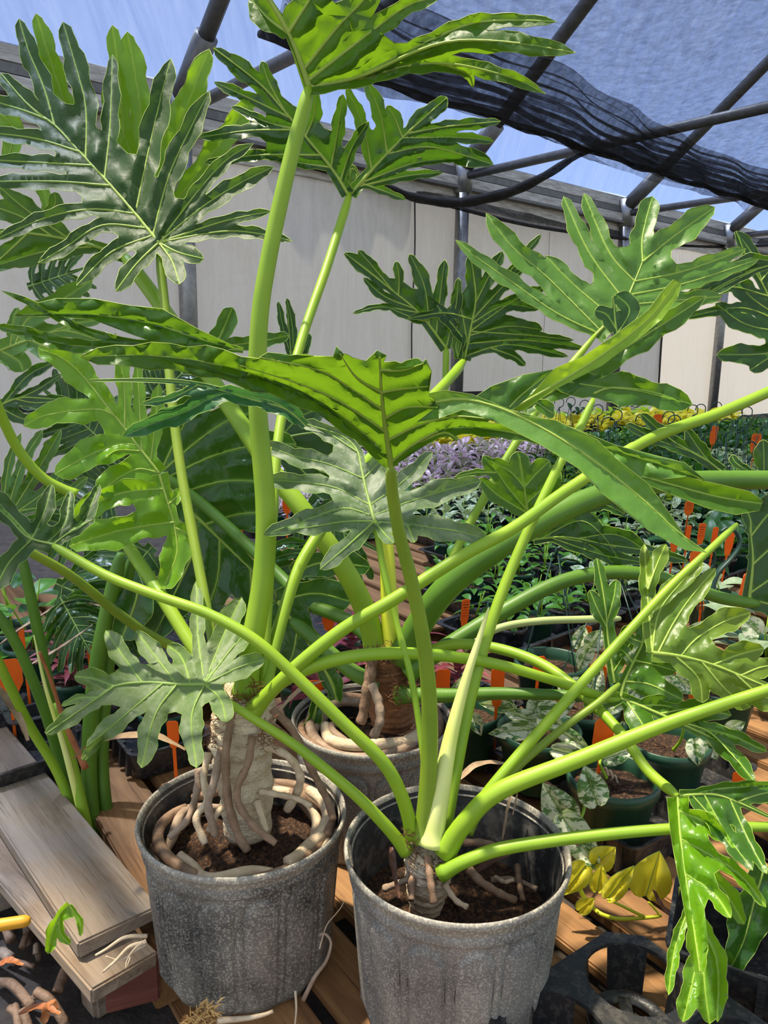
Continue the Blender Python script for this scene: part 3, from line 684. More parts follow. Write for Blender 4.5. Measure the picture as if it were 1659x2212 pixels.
for a in (('root_brown', 9, 9.5, (502, 1535, 0.995), (488, 1625, 0.98), (492, 1725, 0.98), (513, 1800, 0.985), (535, 1838, 0.985)),
          ('root_brown', 8.5, 8, (545, 1590, 0.99), (535, 1650, 0.98), (513, 1700, 0.975), (517, 1740, 0.97), (550, 1785, 0.965), (595, 1822, 0.965)),
          ('root_pale', 8, 10, (570, 1612, 1.02), (620, 1632, 1.02), (648, 1675, 1.03), (640, 1715, 1.05), (620, 1750, 1.06)),
          ('root_grey', 9, 9, (480, 1615, 1.0), (462, 1690, 0.985), (450, 1740, 0.98), (466, 1805, 0.985)),
          ('root_pale', 8, 8, (450, 1625, 1.02), (440, 1680, 1.01), (447, 1730, 1.0), (424, 1768, 0.99), (443, 1822, 0.985)),
          ('root_brown', 9, 8, (578, 1525, 1.02), (630, 1575, 1.02), (672, 1660, 1.04), (705, 1725, 1.05), (720, 1770, 1.03)),
          ('root_pale', 7, 6, (560, 1710, 1.02), (590, 1715, 1.02), (640, 1725, 1.04), (672, 1742, 1.03)),
          ('root_pale', 9, 6, (555, 1730, 1.02), (566, 1765, 1.01), (576, 1795, 1.01)),
          ('root_pale', 8, 6, (490, 1735, 1.01), (468, 1760, 1.0), (450, 1795, 1.0)),
          ('root_grey', 9, 7, (430, 1660, 1.04), (425, 1710, 1.03), (405, 1770, 1.0), (365, 1810, 0.99))):
    root(PA, a[0], a[1], a[2], *a[3:])
c_ = [CA[0], CA[1]]
coil(PA, c_, 0.108, 0.187, 150, 330, 0.0085, 'root_brown', 0.004)
coil(PA, c_, 0.112, 0.180, 235, 395, 0.0075, 'root_pale', 0.012, 0.004, 0.004, 1)
coil(PA, c_, 0.112, 0.192, -70, 75, 0.0085, 'root_brown', 0.004, 0.002, 0.005, 2)
coil(PA, c_, 0.100, 0.180, -40, 100, 0.0075, 'root_pale', 0.012, 0.0, 0.006, 3)
coil(PA, c_, 0.113, 0.176, 20, 140, 0.0085, 'root_brown', 0.02, 0.0, 0.004, 4)
coil(PA, c_, 0.096, 0.178, 120, 210, 0.0075, 'root_grey', 0.006, 0.01, 0.006, 5)
coil(PA, c_, 0.115, 0.172, 190, 260, 0.008, 'root_brown', 0.0, 0.0, 0.004, 1)
coil(PA, c_, 0.104, 0.196, -50, 40, 0.0095, 'root_pale', 0.01, 0.01, 0.006, 2)
coil(PA, c_, 0.118, 0.198, -10, 95, 0.0095, 'root_brown', 0.0, -0.02, 0.004, 6)
coil(PA, c_, 0.09, 0.186, 215, 300, 0.008, 'root_pale', 0.01, 0.02, 0.008, 3)
petiole(PA, 'stem', 28, 17, (530, 1500, 1.02), (543, 1400, 1.015), (568, 1250, 1.01), (574, 1100, 1.0), (557, 880, 0.985), (560, 700, 0.97), (582, 550, 0.96), (626, 350, 0.95), (658, 230, 0.945), (668, 188, 0.945))
petiole(PA, 'stem', 13, 11, (568, 1500, 1.03), (578, 1300, 1.06), (590, 1100, 1.1), (605, 920, 1.16), (650, 740, 1.25), (705, 580, 1.33), (740, 470, 1.38), (756, 418, 1.4))
petiole(PA, 'stem', 16, 12, (572, 1490, 1.03), (600, 1370, 1.06), (640, 1240, 1.1), (690, 1150, 1.14), (735, 1080, 1.2), (790, 1000, 1.3), (960, 830, 1.6), (1003, 778, 1.75))
petiole(PA, 'stem', 17, 13, (548, 1530, 0.99), (640, 1440, 0.97), (740, 1360, 0.965), (850, 1295, 0.96), (1000, 1200, 0.97), (1110, 1140, 1.0), (1235, 1052, 1.05), (1400, 950, 1.1), (1560, 890, 1.15), (1720, 820, 1.2))
petiole(PA, 'stem', 18, 11, (545, 1540, 0.99), (620, 1465, 0.98), (750, 1420, 0.97), (900, 1412, 0.98), (1050, 1430, 1.0), (1180, 1465, 1.03), (1300, 1505, 1.06), (1340, 1510, 1.06))
petiole(PA, 'stem_olive', 13, 11, (480, 1500, 1.03), (455, 1360, 1.08), (425, 1200, 1.13), (392, 1020, 1.18), (370, 850, 1.22), (358, 680, 1.26), (343, 545, 1.28))
petiole(PA, 'sheath', 15, 2, (540, 1440, 1.04), (545, 1330, 1.03), (560, 1200, 1.02), (578, 1060, 1.03), (586, 965, 1.03), name='sheath', flat=0.5, label='yellow papery leaf sheath')
# plant A leaves
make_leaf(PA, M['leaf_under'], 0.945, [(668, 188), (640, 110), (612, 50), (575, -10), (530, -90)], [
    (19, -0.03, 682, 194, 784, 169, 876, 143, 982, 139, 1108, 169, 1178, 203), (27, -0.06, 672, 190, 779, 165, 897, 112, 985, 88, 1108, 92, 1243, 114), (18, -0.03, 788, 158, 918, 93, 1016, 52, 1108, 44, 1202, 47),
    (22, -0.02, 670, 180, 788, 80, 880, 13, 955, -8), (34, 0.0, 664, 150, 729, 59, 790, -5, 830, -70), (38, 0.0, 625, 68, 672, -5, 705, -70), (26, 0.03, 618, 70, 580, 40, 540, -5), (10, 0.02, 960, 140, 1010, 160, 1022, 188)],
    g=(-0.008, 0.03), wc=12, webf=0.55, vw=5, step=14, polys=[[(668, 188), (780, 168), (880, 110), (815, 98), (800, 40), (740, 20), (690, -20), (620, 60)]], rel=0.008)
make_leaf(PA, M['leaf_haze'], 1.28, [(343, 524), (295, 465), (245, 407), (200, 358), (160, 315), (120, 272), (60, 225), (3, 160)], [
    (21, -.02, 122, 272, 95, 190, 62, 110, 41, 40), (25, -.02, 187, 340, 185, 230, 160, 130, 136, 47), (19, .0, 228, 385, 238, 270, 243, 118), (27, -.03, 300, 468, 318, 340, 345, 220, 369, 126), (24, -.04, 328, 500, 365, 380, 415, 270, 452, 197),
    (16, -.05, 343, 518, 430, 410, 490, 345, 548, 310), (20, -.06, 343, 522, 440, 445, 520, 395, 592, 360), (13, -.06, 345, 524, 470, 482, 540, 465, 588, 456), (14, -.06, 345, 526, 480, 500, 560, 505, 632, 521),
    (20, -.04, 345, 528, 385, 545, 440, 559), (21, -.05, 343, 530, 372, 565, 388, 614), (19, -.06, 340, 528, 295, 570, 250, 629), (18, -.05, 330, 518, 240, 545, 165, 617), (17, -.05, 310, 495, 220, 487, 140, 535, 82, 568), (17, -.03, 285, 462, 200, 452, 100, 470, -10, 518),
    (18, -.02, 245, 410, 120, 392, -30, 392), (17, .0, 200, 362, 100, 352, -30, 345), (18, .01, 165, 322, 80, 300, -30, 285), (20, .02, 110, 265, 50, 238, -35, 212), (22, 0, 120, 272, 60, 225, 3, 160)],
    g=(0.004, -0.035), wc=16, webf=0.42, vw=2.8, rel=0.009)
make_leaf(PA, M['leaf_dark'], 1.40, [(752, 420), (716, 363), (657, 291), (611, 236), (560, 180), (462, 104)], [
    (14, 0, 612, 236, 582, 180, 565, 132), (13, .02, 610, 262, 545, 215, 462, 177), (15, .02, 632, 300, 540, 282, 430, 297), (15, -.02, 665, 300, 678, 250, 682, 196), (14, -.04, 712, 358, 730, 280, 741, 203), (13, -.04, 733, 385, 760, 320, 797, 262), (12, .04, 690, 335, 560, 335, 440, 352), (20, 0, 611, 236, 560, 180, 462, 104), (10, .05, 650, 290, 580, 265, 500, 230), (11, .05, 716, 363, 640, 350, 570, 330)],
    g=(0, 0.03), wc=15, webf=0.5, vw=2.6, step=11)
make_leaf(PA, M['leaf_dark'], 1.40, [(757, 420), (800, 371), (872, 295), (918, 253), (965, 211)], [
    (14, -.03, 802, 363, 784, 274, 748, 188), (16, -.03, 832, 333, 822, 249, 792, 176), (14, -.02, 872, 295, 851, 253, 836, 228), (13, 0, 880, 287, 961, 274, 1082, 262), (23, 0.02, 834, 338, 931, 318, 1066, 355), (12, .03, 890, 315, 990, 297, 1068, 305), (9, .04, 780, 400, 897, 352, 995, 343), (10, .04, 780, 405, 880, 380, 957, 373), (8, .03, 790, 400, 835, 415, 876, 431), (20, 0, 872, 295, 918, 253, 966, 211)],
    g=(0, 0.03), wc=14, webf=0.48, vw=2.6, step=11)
make_leaf(PA, M['leaf_under'], 1.40, [(752, 418), (745, 385), (762, 360), (775, 390), (757, 420)], [(14, 0, 752, 418, 758, 365)], wc=6, vw=0.8, step=9)
# ---- plant B : right front pot
CB = PZ(986, 1830, 0.22)
PB = thing('potted_philodendron', 'philodendron with one large arching leaf and pale new spear in right front pot', 'potted plant', (CB[0], CB[1], 0), 0, 'large philodendrons in black nursery pots')
nursery_pot(PB, CB, 0.142, 0.119, 0.225, 'pot_white', soilz=0.135, ph=0.35)
trunk(PB, [PX(920, 1960, 0.985), PX(922, 1915, 0.975), PX(928, 1860, 0.97), PX(935, 1835, 0.965)], [0.020, 0.026, 0.031, 0.026])
fibres(PB, [PX(x, y, 0.945) for x, y in ((890, 1810), (900, 1855), (950, 1880), (975, 1870), (940, 1900))], 150, 0.010, 0.010)
for a in (('root_brown', 9, 8, (924, 1850, 0.945), (930, 1900, 0.93), (938, 1952, 0.92)), ('root_brown', 9, 7, (890, 1880, 0.96), (890, 1920, 0.94), (888, 1945, 0.93)), ('root_pale', 9, 8, (915, 1870, 0.96), (955, 1890, 0.94), (968, 1900, 0.93)),
          ('root_brown', 10, 8, (1010, 1875, 0.98), (1040, 1905, 0.97), (1080, 1930, 0.97), (1115, 1945, 0.97)), ('root_pale', 7, 6, (960, 1910, 0.95), (985, 1945, 0.94), (1010, 1960, 0.93)), ('root_brown', 8, 8, (1000, 1820, 1.02), (1050, 1822, 1.03), (1090, 1840, 1.04)),
          ('root_grey', 6, 5, (1060, 1900, 1.02), (1110, 1900, 1.02), (1160, 1920, 1.0)), ('root_grey', 8, 6, (830, 1920, 0.97), (870, 1905, 0.96), (910, 1890, 0.96)), ('root_brown', 7, 6, (1118, 1870, 1.03), (1122, 1910, 1.0), (1130, 1945, 0.98)), ('root_pale', 5, 4, (1070, 1895, 1.02), (1090, 1905, 1.0), (1110, 1900, 1.0))):
    root(PB, a[0], a[1], a[2], *a[3:])
petiole(PB, 'stem_olive', 22, 14, (912, 1815, 0.955), (925, 1680, 0.945), (928, 1540, 0.93), (917, 1400, 0.905), (890, 1260, 0.875), (862, 1150, 0.845), (847, 1060, 0.82), (845, 1005, 0.80))
petiole(PB, 'spear', 30, 4, (932, 1822, 0.95), (950, 1720, 0.95), (972, 1600, 0.955), (1003, 1480, 0.96), (1038, 1370, 0.965), (1056, 1312, 0.968), name='new_spear', flat=0.95, label='pale cream rolled new leaf')
petiole(PB, 'stem', 17, 10, (958, 1810, 0.97), (985, 1660, 0.985), (1020, 1490, 1.0), (1070, 1320, 1.02), (1130, 1170, 1.04), (1205, 1010, 1.06), (1250, 930, 1.08), (1282, 862, 1.09))
petiole(PB, 'stem', 16, 8, (968, 1830, 0.955), (1010, 1770, 0.955), (1080, 1680, 0.96), (1200, 1540, 0.98), (1330, 1395, 1.0), (1440, 1275, 1.03), (1520, 1200, 1.05), (1592, 1132, 1.08))
petiole(PB, 'stem_olive', 11, 9, (1010, 1800, 0.98), (1060, 1715, 0.99), (1130, 1645, 1.0), (1220, 1570, 1.02), (1290, 1520, 1.03), (1338, 1478, 1.05))
petiole(PB, 'stem', 24, 13, (960, 1840, 0.945), (1010, 1770, 0.93), (1080, 1708, 0.92), (1250, 1640, 0.91), (1450, 1560, 0.90), (1720, 1470, 0.89))
petiole(PB, 'stem', 17, 11, (952, 1888, 0.935), (1010, 1858, 0.925), (1100, 1830, 0.92), (1300, 1803, 0.91), (1500, 1788, 0.90), (1720, 1786, 0.89))
petiole(PB, 'stem', 16, 9, (878, 1838, 0.96), (830, 1780, 0.945), (760, 1710, 0.93), (640, 1612, 0.925), (540, 1548, 0.93), (480, 1508, 0.935), (445, 1480, 0.94))
petiole(PB, 'stem', 17, 11, (892, 1805, 0.96), (868, 1720, 0.94), (826, 1645, 0.925), (740, 1560, 0.915), (640, 1462, 0.91), (550, 1382, 0.91), (450, 1326, 0.92), (350, 1290, 0.93), (240, 1248, 0.945), (160, 1205, 0.955), (115, 1178, 0.96))
petiole(PB, 'stem', 8, 8, (918, 1660, 0.96), (905, 1560, 0.965), (885, 1450, 0.97), (858, 1350, 0.98), (830, 1240, 0.99), (818, 1170, 1.0), (810, 1124, 1.0))
# central leaf seen from below, its lobes reaching to both sides
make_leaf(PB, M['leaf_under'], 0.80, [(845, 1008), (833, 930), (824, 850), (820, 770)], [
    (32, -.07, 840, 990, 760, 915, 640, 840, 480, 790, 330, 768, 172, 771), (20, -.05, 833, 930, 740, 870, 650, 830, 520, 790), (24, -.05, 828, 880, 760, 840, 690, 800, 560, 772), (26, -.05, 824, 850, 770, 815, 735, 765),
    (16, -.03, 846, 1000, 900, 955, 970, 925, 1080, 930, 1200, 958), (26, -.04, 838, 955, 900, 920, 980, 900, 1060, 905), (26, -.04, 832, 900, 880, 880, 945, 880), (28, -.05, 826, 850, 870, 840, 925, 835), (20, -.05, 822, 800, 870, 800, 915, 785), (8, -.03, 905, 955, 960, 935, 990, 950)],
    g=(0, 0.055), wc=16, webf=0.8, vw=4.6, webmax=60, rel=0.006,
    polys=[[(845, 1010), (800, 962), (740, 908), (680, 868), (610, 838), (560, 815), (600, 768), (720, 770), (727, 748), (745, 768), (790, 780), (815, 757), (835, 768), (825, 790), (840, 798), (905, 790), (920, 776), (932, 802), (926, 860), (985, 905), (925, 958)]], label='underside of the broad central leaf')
make_leaf(PB, M['leaf_satin'], 0.70, [(925, 872), (1000, 862), (1090, 885), (1190, 935), (1290, 1000), (1390, 1080), (1460, 1145), (1524, 1192)], [], g=(-0.012, 0), wc=4, vw=2.2, ruf=0.004, rel=0.012,
    polys=[[(925, 850), (960, 843), (1020, 852), (1070, 872), (1130, 898), (1200, 908), (1290, 950), (1330, 990), (1400, 1045), (1440, 1100), (1480, 1160), (1526, 1193), (1480, 1188), (1400, 1145), (1300, 1065), (1250, 1012), (1170, 962), (1080, 915), (1000, 885), (945, 905), (900, 912), (935, 885)]], label='light green front lobe drooping to the right')
make_leaf(PB, M['leaf_satin'], 0.72, [(1120, 905), (1240, 945), (1330, 975), (1430, 1005), (1522, 1038)], [(5, -.01, 1240, 945, 1290, 985, 1330, 990)], g=(-0.008, 0), wc=4, vw=1.8, rel=0.008, ruf=0.004,
    polys=[[(1100, 885), (1180, 905), (1240, 925), (1330, 962), (1420, 985), (1480, 1000), (1524, 1038), (1480, 1030), (1430, 1035), (1380, 1030), (1330, 1005), (1280, 990), (1200, 950)]])
make_leaf(PB, M['leaf_under'], 0.75, [(1290, 985), (1380, 1025), (1480, 1055), (1560, 1075), (1645, 1088)], [], g=(-0.008, 0), wc=4, vw=1.8, rel=0.006, ruf=0.004,
    polys=[[(1270, 975), (1380, 1010), (1480, 1030), (1560, 1048), (1620, 1062), (1648, 1082), (1640, 1103), (1590, 1112), (1530, 1098), (1450, 1068), (1400, 1048), (1330, 1020)]])
make_leaf(PB, M['leaf_mid'], 0.82, [(525, 757), (440, 735), (330, 700), (200, 680), (30, 680)], [(9, 0, 520, 757, 300, 742, 180, 712, 80, 660, 2, 628), (15, 0, 300, 752, 150, 745, 60, 720, -10, 703)], wc=6, g=(0, 0), vw=2, rel=0.01,
    polys=[[(525, 757), (430, 712), (350, 667), (280, 660), (200, 645), (120, 645), (60, 660), (30, 682), (110, 684), (200, 690), (300, 728), (360, 748)]])
make_leaf(PB, M['leaf_bluish'], 0.86, [(660, 920), (620, 885), (540, 862), (430, 832), (330, 822), (195, 822)], [(21, .03, 560, 868, 480, 852, 400, 890, 330, 915, 265, 943), (9, 0, 430, 840, 370, 860, 305, 873), (22, 0, 650, 905, 590, 868, 500, 850)], wc=10, vw=1.6, rel=0.01)
# right arm leaf
make_leaf(PB, M['leaf_lit'], 1.08, [(1110, 882), (1200, 830), (1300, 768), (1400, 690), (1462, 612)], [], g=(-0.01, 0), wc=5, vw=2.2, rel=0.008, polys=[[(1105, 886), (1150, 850), (1180, 812), (1200, 795), (1260, 770), (1340, 715), (1400, 670), (1430, 630), (1455, 604), (1472, 610), (1465, 640), (1430, 690), (1380, 730), (1300, 790), (1200, 840), (1130, 888)]], label='bright yellow-green lobe pointing up right')
make_leaf(PB, M['leaf_mid'], 1.10, [(1130, 880), (1250, 815), (1400, 720), (1525, 640)], [(26, 0, 1130, 880, 1250, 815, 1400, 722, 1526, 640)], g=(0, 0), wc=5, vw=1.5)
make_leaf(PB, M['leaf_mid'], 1.10, [(1282, 850), (1320, 838), (1400, 845), (1495, 873)], [(32, 0, 1200, 820, 1290, 835, 1380, 845, 1496, 874)], g=(0, 0), wc=5, vw=1.8)
make_leaf(PB, M['leaf_mid'], 1.06, [(1100, 880), (1130, 850), (1180, 812)], [(16, 0, 1160, 870, 1190, 890, 1198, 892)], wc=6, vw=1.6, polys=[[(1020, 862), (1060, 835), (1130, 810), (1195, 798), (1150, 850), (1105, 888), (1060, 882)]])
# dusty low leaf, left
make_leaf(PB, M['leaf_dusty'], 0.94, [(442, 1478), (380, 1478), (314, 1474), (248, 1482), (208, 1509), (150, 1550), (99, 1585)], [
    (20, .01, 248, 1482, 202, 1466, 160, 1461), (8, 0, 208, 1509, 170, 1508, 133, 1525), (21, .04, 314, 1474, 266, 1418, 228, 1362), (21, .05, 377, 1476, 339, 1423, 294, 1362), (22, .04, 418, 1476, 392, 1420, 362, 1394), (15, .06, 440, 1475, 428, 1375, 425, 1252), (27, .05, 442, 1476, 480, 1380, 522, 1290), (20, .03, 444, 1474, 510, 1390, 560, 1350), (24, .0, 446, 1476, 520, 1440, 572, 1425),
    (22, -.04, 444, 1478, 475, 1510, 490, 1560), (23, -.05, 438, 1480, 414, 1550, 425, 1659), (23, -.05, 385, 1480, 335, 1545, 306, 1659), (21, -.04, 350, 1478, 270, 1545, 187, 1613), (9, -.02, 215, 1598, 192, 1625, 177, 1641), (18, 0, 248, 1482, 180, 1530, 99, 1586)],
    g=(0.0, -0.05), wc=18, webf=0.45, vw=2.6, vmat='vein_dim', rel=0.006, marg=0.8)
make_leaf(PB, M['leaf_dusty_dark'], 1.0, [(809, 1126), (793, 1067), (782, 1018), (771, 972), (740, 942), (690, 925), (652, 914)], [
    (20, 0, 784, 1034, 708, 1002, 635, 985, 562, 957), (19, 0, 795, 1089, 722, 1053, 627, 1040, 553, 1037), (19, -.02, 800, 1112, 745, 1098, 680, 1116, 568, 1156), (19, -.02, 805, 1128, 741, 1127, 681, 1137, 630, 1143), (19, -.03, 806, 1130, 752, 1178, 691, 1230), (13, -.03, 810, 1130, 833, 1156, 850, 1174),
    (24, .02, 785, 1030, 830, 990, 880, 968), (18, .03, 800, 1090, 871, 1040, 934, 976), (25, .02, 806, 1115, 880, 1085, 960, 1060, 1040, 1038), (24, .0, 809, 1126, 900, 1135, 1000, 1150, 1052, 1166), (17, .02, 771, 972, 700, 930, 652, 914), (12, -.02, 880, 1135, 895, 1172)],
    g=(0, -0.05), wc=16, webf=0.45, vw=2.6, vmat='vein_dim', rel=0.006, marg=0.8)
make_leaf(PB, M['leaf_haze'], 0.97, [(115, 1176), (60, 1160), (20, 1120), (-20, 1085)], [(24, 0, 70, 1165, 20, 1110, -30, 1060), (18, 0, 70, 1160, 96, 1105, 112, 1046), (15, .02, 100, 1168, 140, 1130, 152, 1060), (16, .03, 115, 1172, 180, 1120, 215, 1046), (24, -.05, 70, 1170, 20, 1215, -12, 1275), (14, 0, 112, 1176, 150, 1150, 205, 1120)], wc=22, g=(0, -0.04), vw=1.8, rel=0.008, vmat='vein_dim')
# right leaves of plant B
make_leaf(PB, M['leaf_mid'], 1.06, [(1340, 1506), (1349, 1473), (1371, 1425), (1388, 1387), (1388, 1338)], [
    (22, 0, 1389, 1389, 1412, 1379, 1430, 1362), (22, 0, 1374, 1425, 1417, 1437, 1461, 1450), (25, -.03, 1352, 1470, 1402, 1478, 1476, 1512), (13, .02, 1366, 1430, 1345, 1405, 1333, 1408), (12, .02, 1385, 1390, 1366, 1380, 1360, 1370), (16, 0, 1388, 1390, 1390, 1360, 1386, 1330)], wc=14, g=(0, -0.03), vw=2.4)
make_leaf(PB, M['leaf_mid'], 1.06, [(1341, 1508), (1392, 1528), (1462, 1559), (1538, 1594), (1600, 1630)], [
    (19, -.05, 1462, 1556, 1530, 1580, 1590, 1640, 1631, 1690), (15, .04, 1467, 1556, 1568, 1585, 1657, 1624), (22, .03, 1380, 1522, 1440, 1525, 1500, 1548), (24, -.03, 1350, 1510, 1385, 1560, 1400, 1590), (22, .05, 1420, 1540, 1500, 1530, 1580, 1545), (20, .0, 1341, 1508, 1300, 1520, 1260, 1525)], wc=14, g=(-0.01, -0.03), vw=2.4)
make_leaf(PB, M['leaf_mid'], 1.10, [(1328, 1475), (1313, 1377), (1308, 1314), (1290, 1208)], [(16, 0, 1312, 1345, 1326, 1290, 1331, 1252), (14, 0, 1310, 1355, 1290, 1314, 1274, 1275), (13, 0, 1308, 1314, 1300, 1260, 1288, 1206), (16, 0, 1325, 1450, 1350, 1410, 1372, 1370), (14, 0, 1322, 1420, 1345, 1385, 1360, 1350)], wc=12, g=(0, -0.02), vw=1.8)
make_leaf(PB, M['leaf_olive'], 1.0, [(1409, 1410), (1467, 1417), (1543, 1437), (1644, 1478), (1700, 1500)], [
    (22, 0, 1420, 1412, 1455, 1346, 1492, 1291, 1546, 1227), (24, .02, 1412, 1408, 1422, 1326, 1467, 1263, 1518, 1212), (16, .04, 1408, 1400, 1400, 1300, 1392, 1174), (17, .03, 1399, 1273, 1417, 1225, 1438, 1175), (26, 0, 1470, 1418, 1508, 1377, 1568, 1341, 1622, 1323), (24, 0, 1538, 1437, 1594, 1415, 1650, 1400), (23, .03, 1462, 1420, 1508, 1465, 1518, 1518), (22, .03, 1518, 1435, 1568, 1490, 1622, 1528), (22, 0, 1600, 1462, 1650, 1440, 1700, 1440), (26, .03, 1590, 1460, 1640, 1500, 1700, 1520)],
    wc=20, g=(0, -0.03), vw=2.8, webf=0.45)
# hanging leaf at lower right
make_leaf(PB, M['leaf_bright'], 0.90, [(1464, 1722), (1469, 1799), (1480, 1885), (1498, 2001), (1512, 2098)], [
    (15, .0, 1472, 1810, 1541, 1851, 1599, 1891, 1655, 1960), (17, -.02, 1482, 1880, 1541, 1929, 1579, 1983), (20, 0, 1498, 2000, 1508, 2060, 1514, 2105), (20, 0, 1466, 1750, 1520, 1775, 1570, 1812)], wc=24, g=(0, -0.03), vw=2.2, webf=0.5, rel=0.012, polys=[[(1462, 1722), (1520, 1790), (1530, 1850), (1555, 1925), (1520, 1950), (1530, 2040), (1515, 2090), (1490, 2030), (1472, 1930)]], label='hanging bright lobes of the drooping leaf')
make_leaf(PB, M['leaf_bright'], 0.93, [(1484, 1900), (1500, 2000), (1520, 2080)], [(13, .0, 1488, 1950, 1463, 2030, 1451, 2090, 1444, 2150), (23, .0, 1502, 2050, 1497, 2116, 1475, 2208), (21, .01, 1518, 2075, 1524, 2145, 1533, 2212), (21, .02, 1520, 1960, 1547, 2073, 1550, 2208), (21, .03, 1500, 1860, 1561, 1920, 1608, 1997)], wc=10, g=(0, -0.03), vw=1.8, rel=0.012, webf=0.2)
make_leaf(PB, M['leaf_mid'], 0.90, [(1468, 1718), (1541, 1716), (1599, 1735), (1670, 1768)], [(19, -.03, 1520, 1718, 1570, 1802, 1626, 1880), (15, -.03, 1576, 1730, 1619, 1819, 1657, 1888), (20, .02, 1590, 1732, 1640, 1716, 1700, 1705), (13, .03, 1492, 1716, 1555, 1704, 1680, 1695), (18, -.02, 1490, 1718, 1540, 1770, 1580, 1830)], wc=12, g=(0, -0.02), vw=2.2, webf=0.45)
make_leaf(PB, M['leaf_glossy'], 0.98, [(1652, 1870), (1630, 1943), (1607, 2030), (1572, 2100)], [(40, 0, 1655, 1850, 1630, 1943, 1607, 2030, 1572, 2105)], wc=5, vw=1.8)
# ---- plant C : back pot full of coiled roots
CC = PZ(803, 1545, 0.22)
PC = thing('potted_philodendron', 'philodendron with thick dark stalks and roots coiled to the rim in back pot', 'potted plant', (CC[0], CC[1], 0), 0, 'large philodendrons in black nursery pots')
nursery_pot(PC, CC, 0.138, 0.117, 0.22, 'pot_white', soilz=0.17, ph=0.2)
trunk(PC, [PX(848, 1560, 1.33), PX(848, 1500, 1.31), PX(845, 1440, 1.30), PX(838, 1410, 1.29)], [0.035, 0.044, 0.042, 0.032], 'fibre')
fibres(PC, [PX(x, y, 1.25) for x, y in ((800, 1415), (830, 1420), (860, 1410), (870, 1480), (850, 1500), (900, 1480), (880, 1520))], 240, 0.02, 0.014)
c_ = [CC[0], CC[1]]
for a in ((0.112, 0.200, 140, 330, 0.010, 'root_grey', 0.0, -0.01), (0.118, 0.190, 150, 300, 0.010, 'root_brown', 0.004, 0), (0.115, 0.192, 290, 400, 0.010, 'root_brown', 0.015, 0), (0.085, 0.205, 180, 340, 0.010, 'root_pale', 0.01, 0.02), (0.075, 0.200, 230, 370, 0.009, 'root_pale', 0.012, 0.03), (0.11, 0.20, 60, 170, 0.009, 'root_brown', 0.0, 0), (0.09, 0.20, 80, 200, 0.009, 'root_grey', 0, 0.01), (0.06, 0.195, 150, 290, 0.008, 'root_grey', 0.0, 0.02)):
    coil(PC, c_, a[1 - 1], a[1], a[2], a[3], a[4], a[5], a[6], a[7], 0.006, a[2])
root(PC, 'root_brown', 13, 11, (808, 1420, 1.26), (795, 1480, 1.25), (785, 1540, 1.25), (778, 1562, 1.25))
root(PC, 'root_grey', 10, 10, (804, 1480, 1.24), (818, 1520, 1.22), (820, 1560, 1.21), (806, 1592, 1.21))
petiole(PC, 'stem', 27, 17, (815, 1405, 1.29), (785, 1310, 1.27), (735, 1215, 1.25), (660, 1110, 1.25), (590, 1020, 1.27), (520, 915, 1.3), (440, 795, 1.36), (340, 650, 1.42), (268, 553, 1.46))
petiole(PC, 'sheath', 24, 14, (850, 1410, 1.28), (842, 1330, 1.28), (838, 1240, 1.29), (834, 1140, 1.3), (832, 1080, 1.3), name='sheath', label='yellow broad leaf sheath')
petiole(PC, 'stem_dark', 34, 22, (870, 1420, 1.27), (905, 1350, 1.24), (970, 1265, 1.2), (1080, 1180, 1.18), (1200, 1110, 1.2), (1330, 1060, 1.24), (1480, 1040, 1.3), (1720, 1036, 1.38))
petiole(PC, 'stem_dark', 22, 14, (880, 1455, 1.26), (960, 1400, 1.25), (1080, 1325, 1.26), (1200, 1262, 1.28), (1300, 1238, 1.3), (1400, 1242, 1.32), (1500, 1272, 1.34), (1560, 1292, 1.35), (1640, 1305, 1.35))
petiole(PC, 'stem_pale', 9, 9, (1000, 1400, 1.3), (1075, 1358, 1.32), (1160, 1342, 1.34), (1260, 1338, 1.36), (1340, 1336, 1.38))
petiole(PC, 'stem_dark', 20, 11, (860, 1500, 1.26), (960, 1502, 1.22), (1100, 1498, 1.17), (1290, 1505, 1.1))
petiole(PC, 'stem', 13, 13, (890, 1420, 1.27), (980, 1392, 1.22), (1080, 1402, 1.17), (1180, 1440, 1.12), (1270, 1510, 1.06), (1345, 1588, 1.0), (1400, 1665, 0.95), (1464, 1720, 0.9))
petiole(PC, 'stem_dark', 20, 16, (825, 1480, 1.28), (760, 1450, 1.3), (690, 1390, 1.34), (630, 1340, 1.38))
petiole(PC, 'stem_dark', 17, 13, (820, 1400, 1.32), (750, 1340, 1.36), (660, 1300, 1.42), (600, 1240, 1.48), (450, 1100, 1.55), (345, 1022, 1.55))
petiole(PC, 'stem', 17, 15, (440, 1430, 1.2), (400, 1370, 1.22), (350, 1290, 1.25), (300, 1215, 1.3), (270, 1170, 1.33))
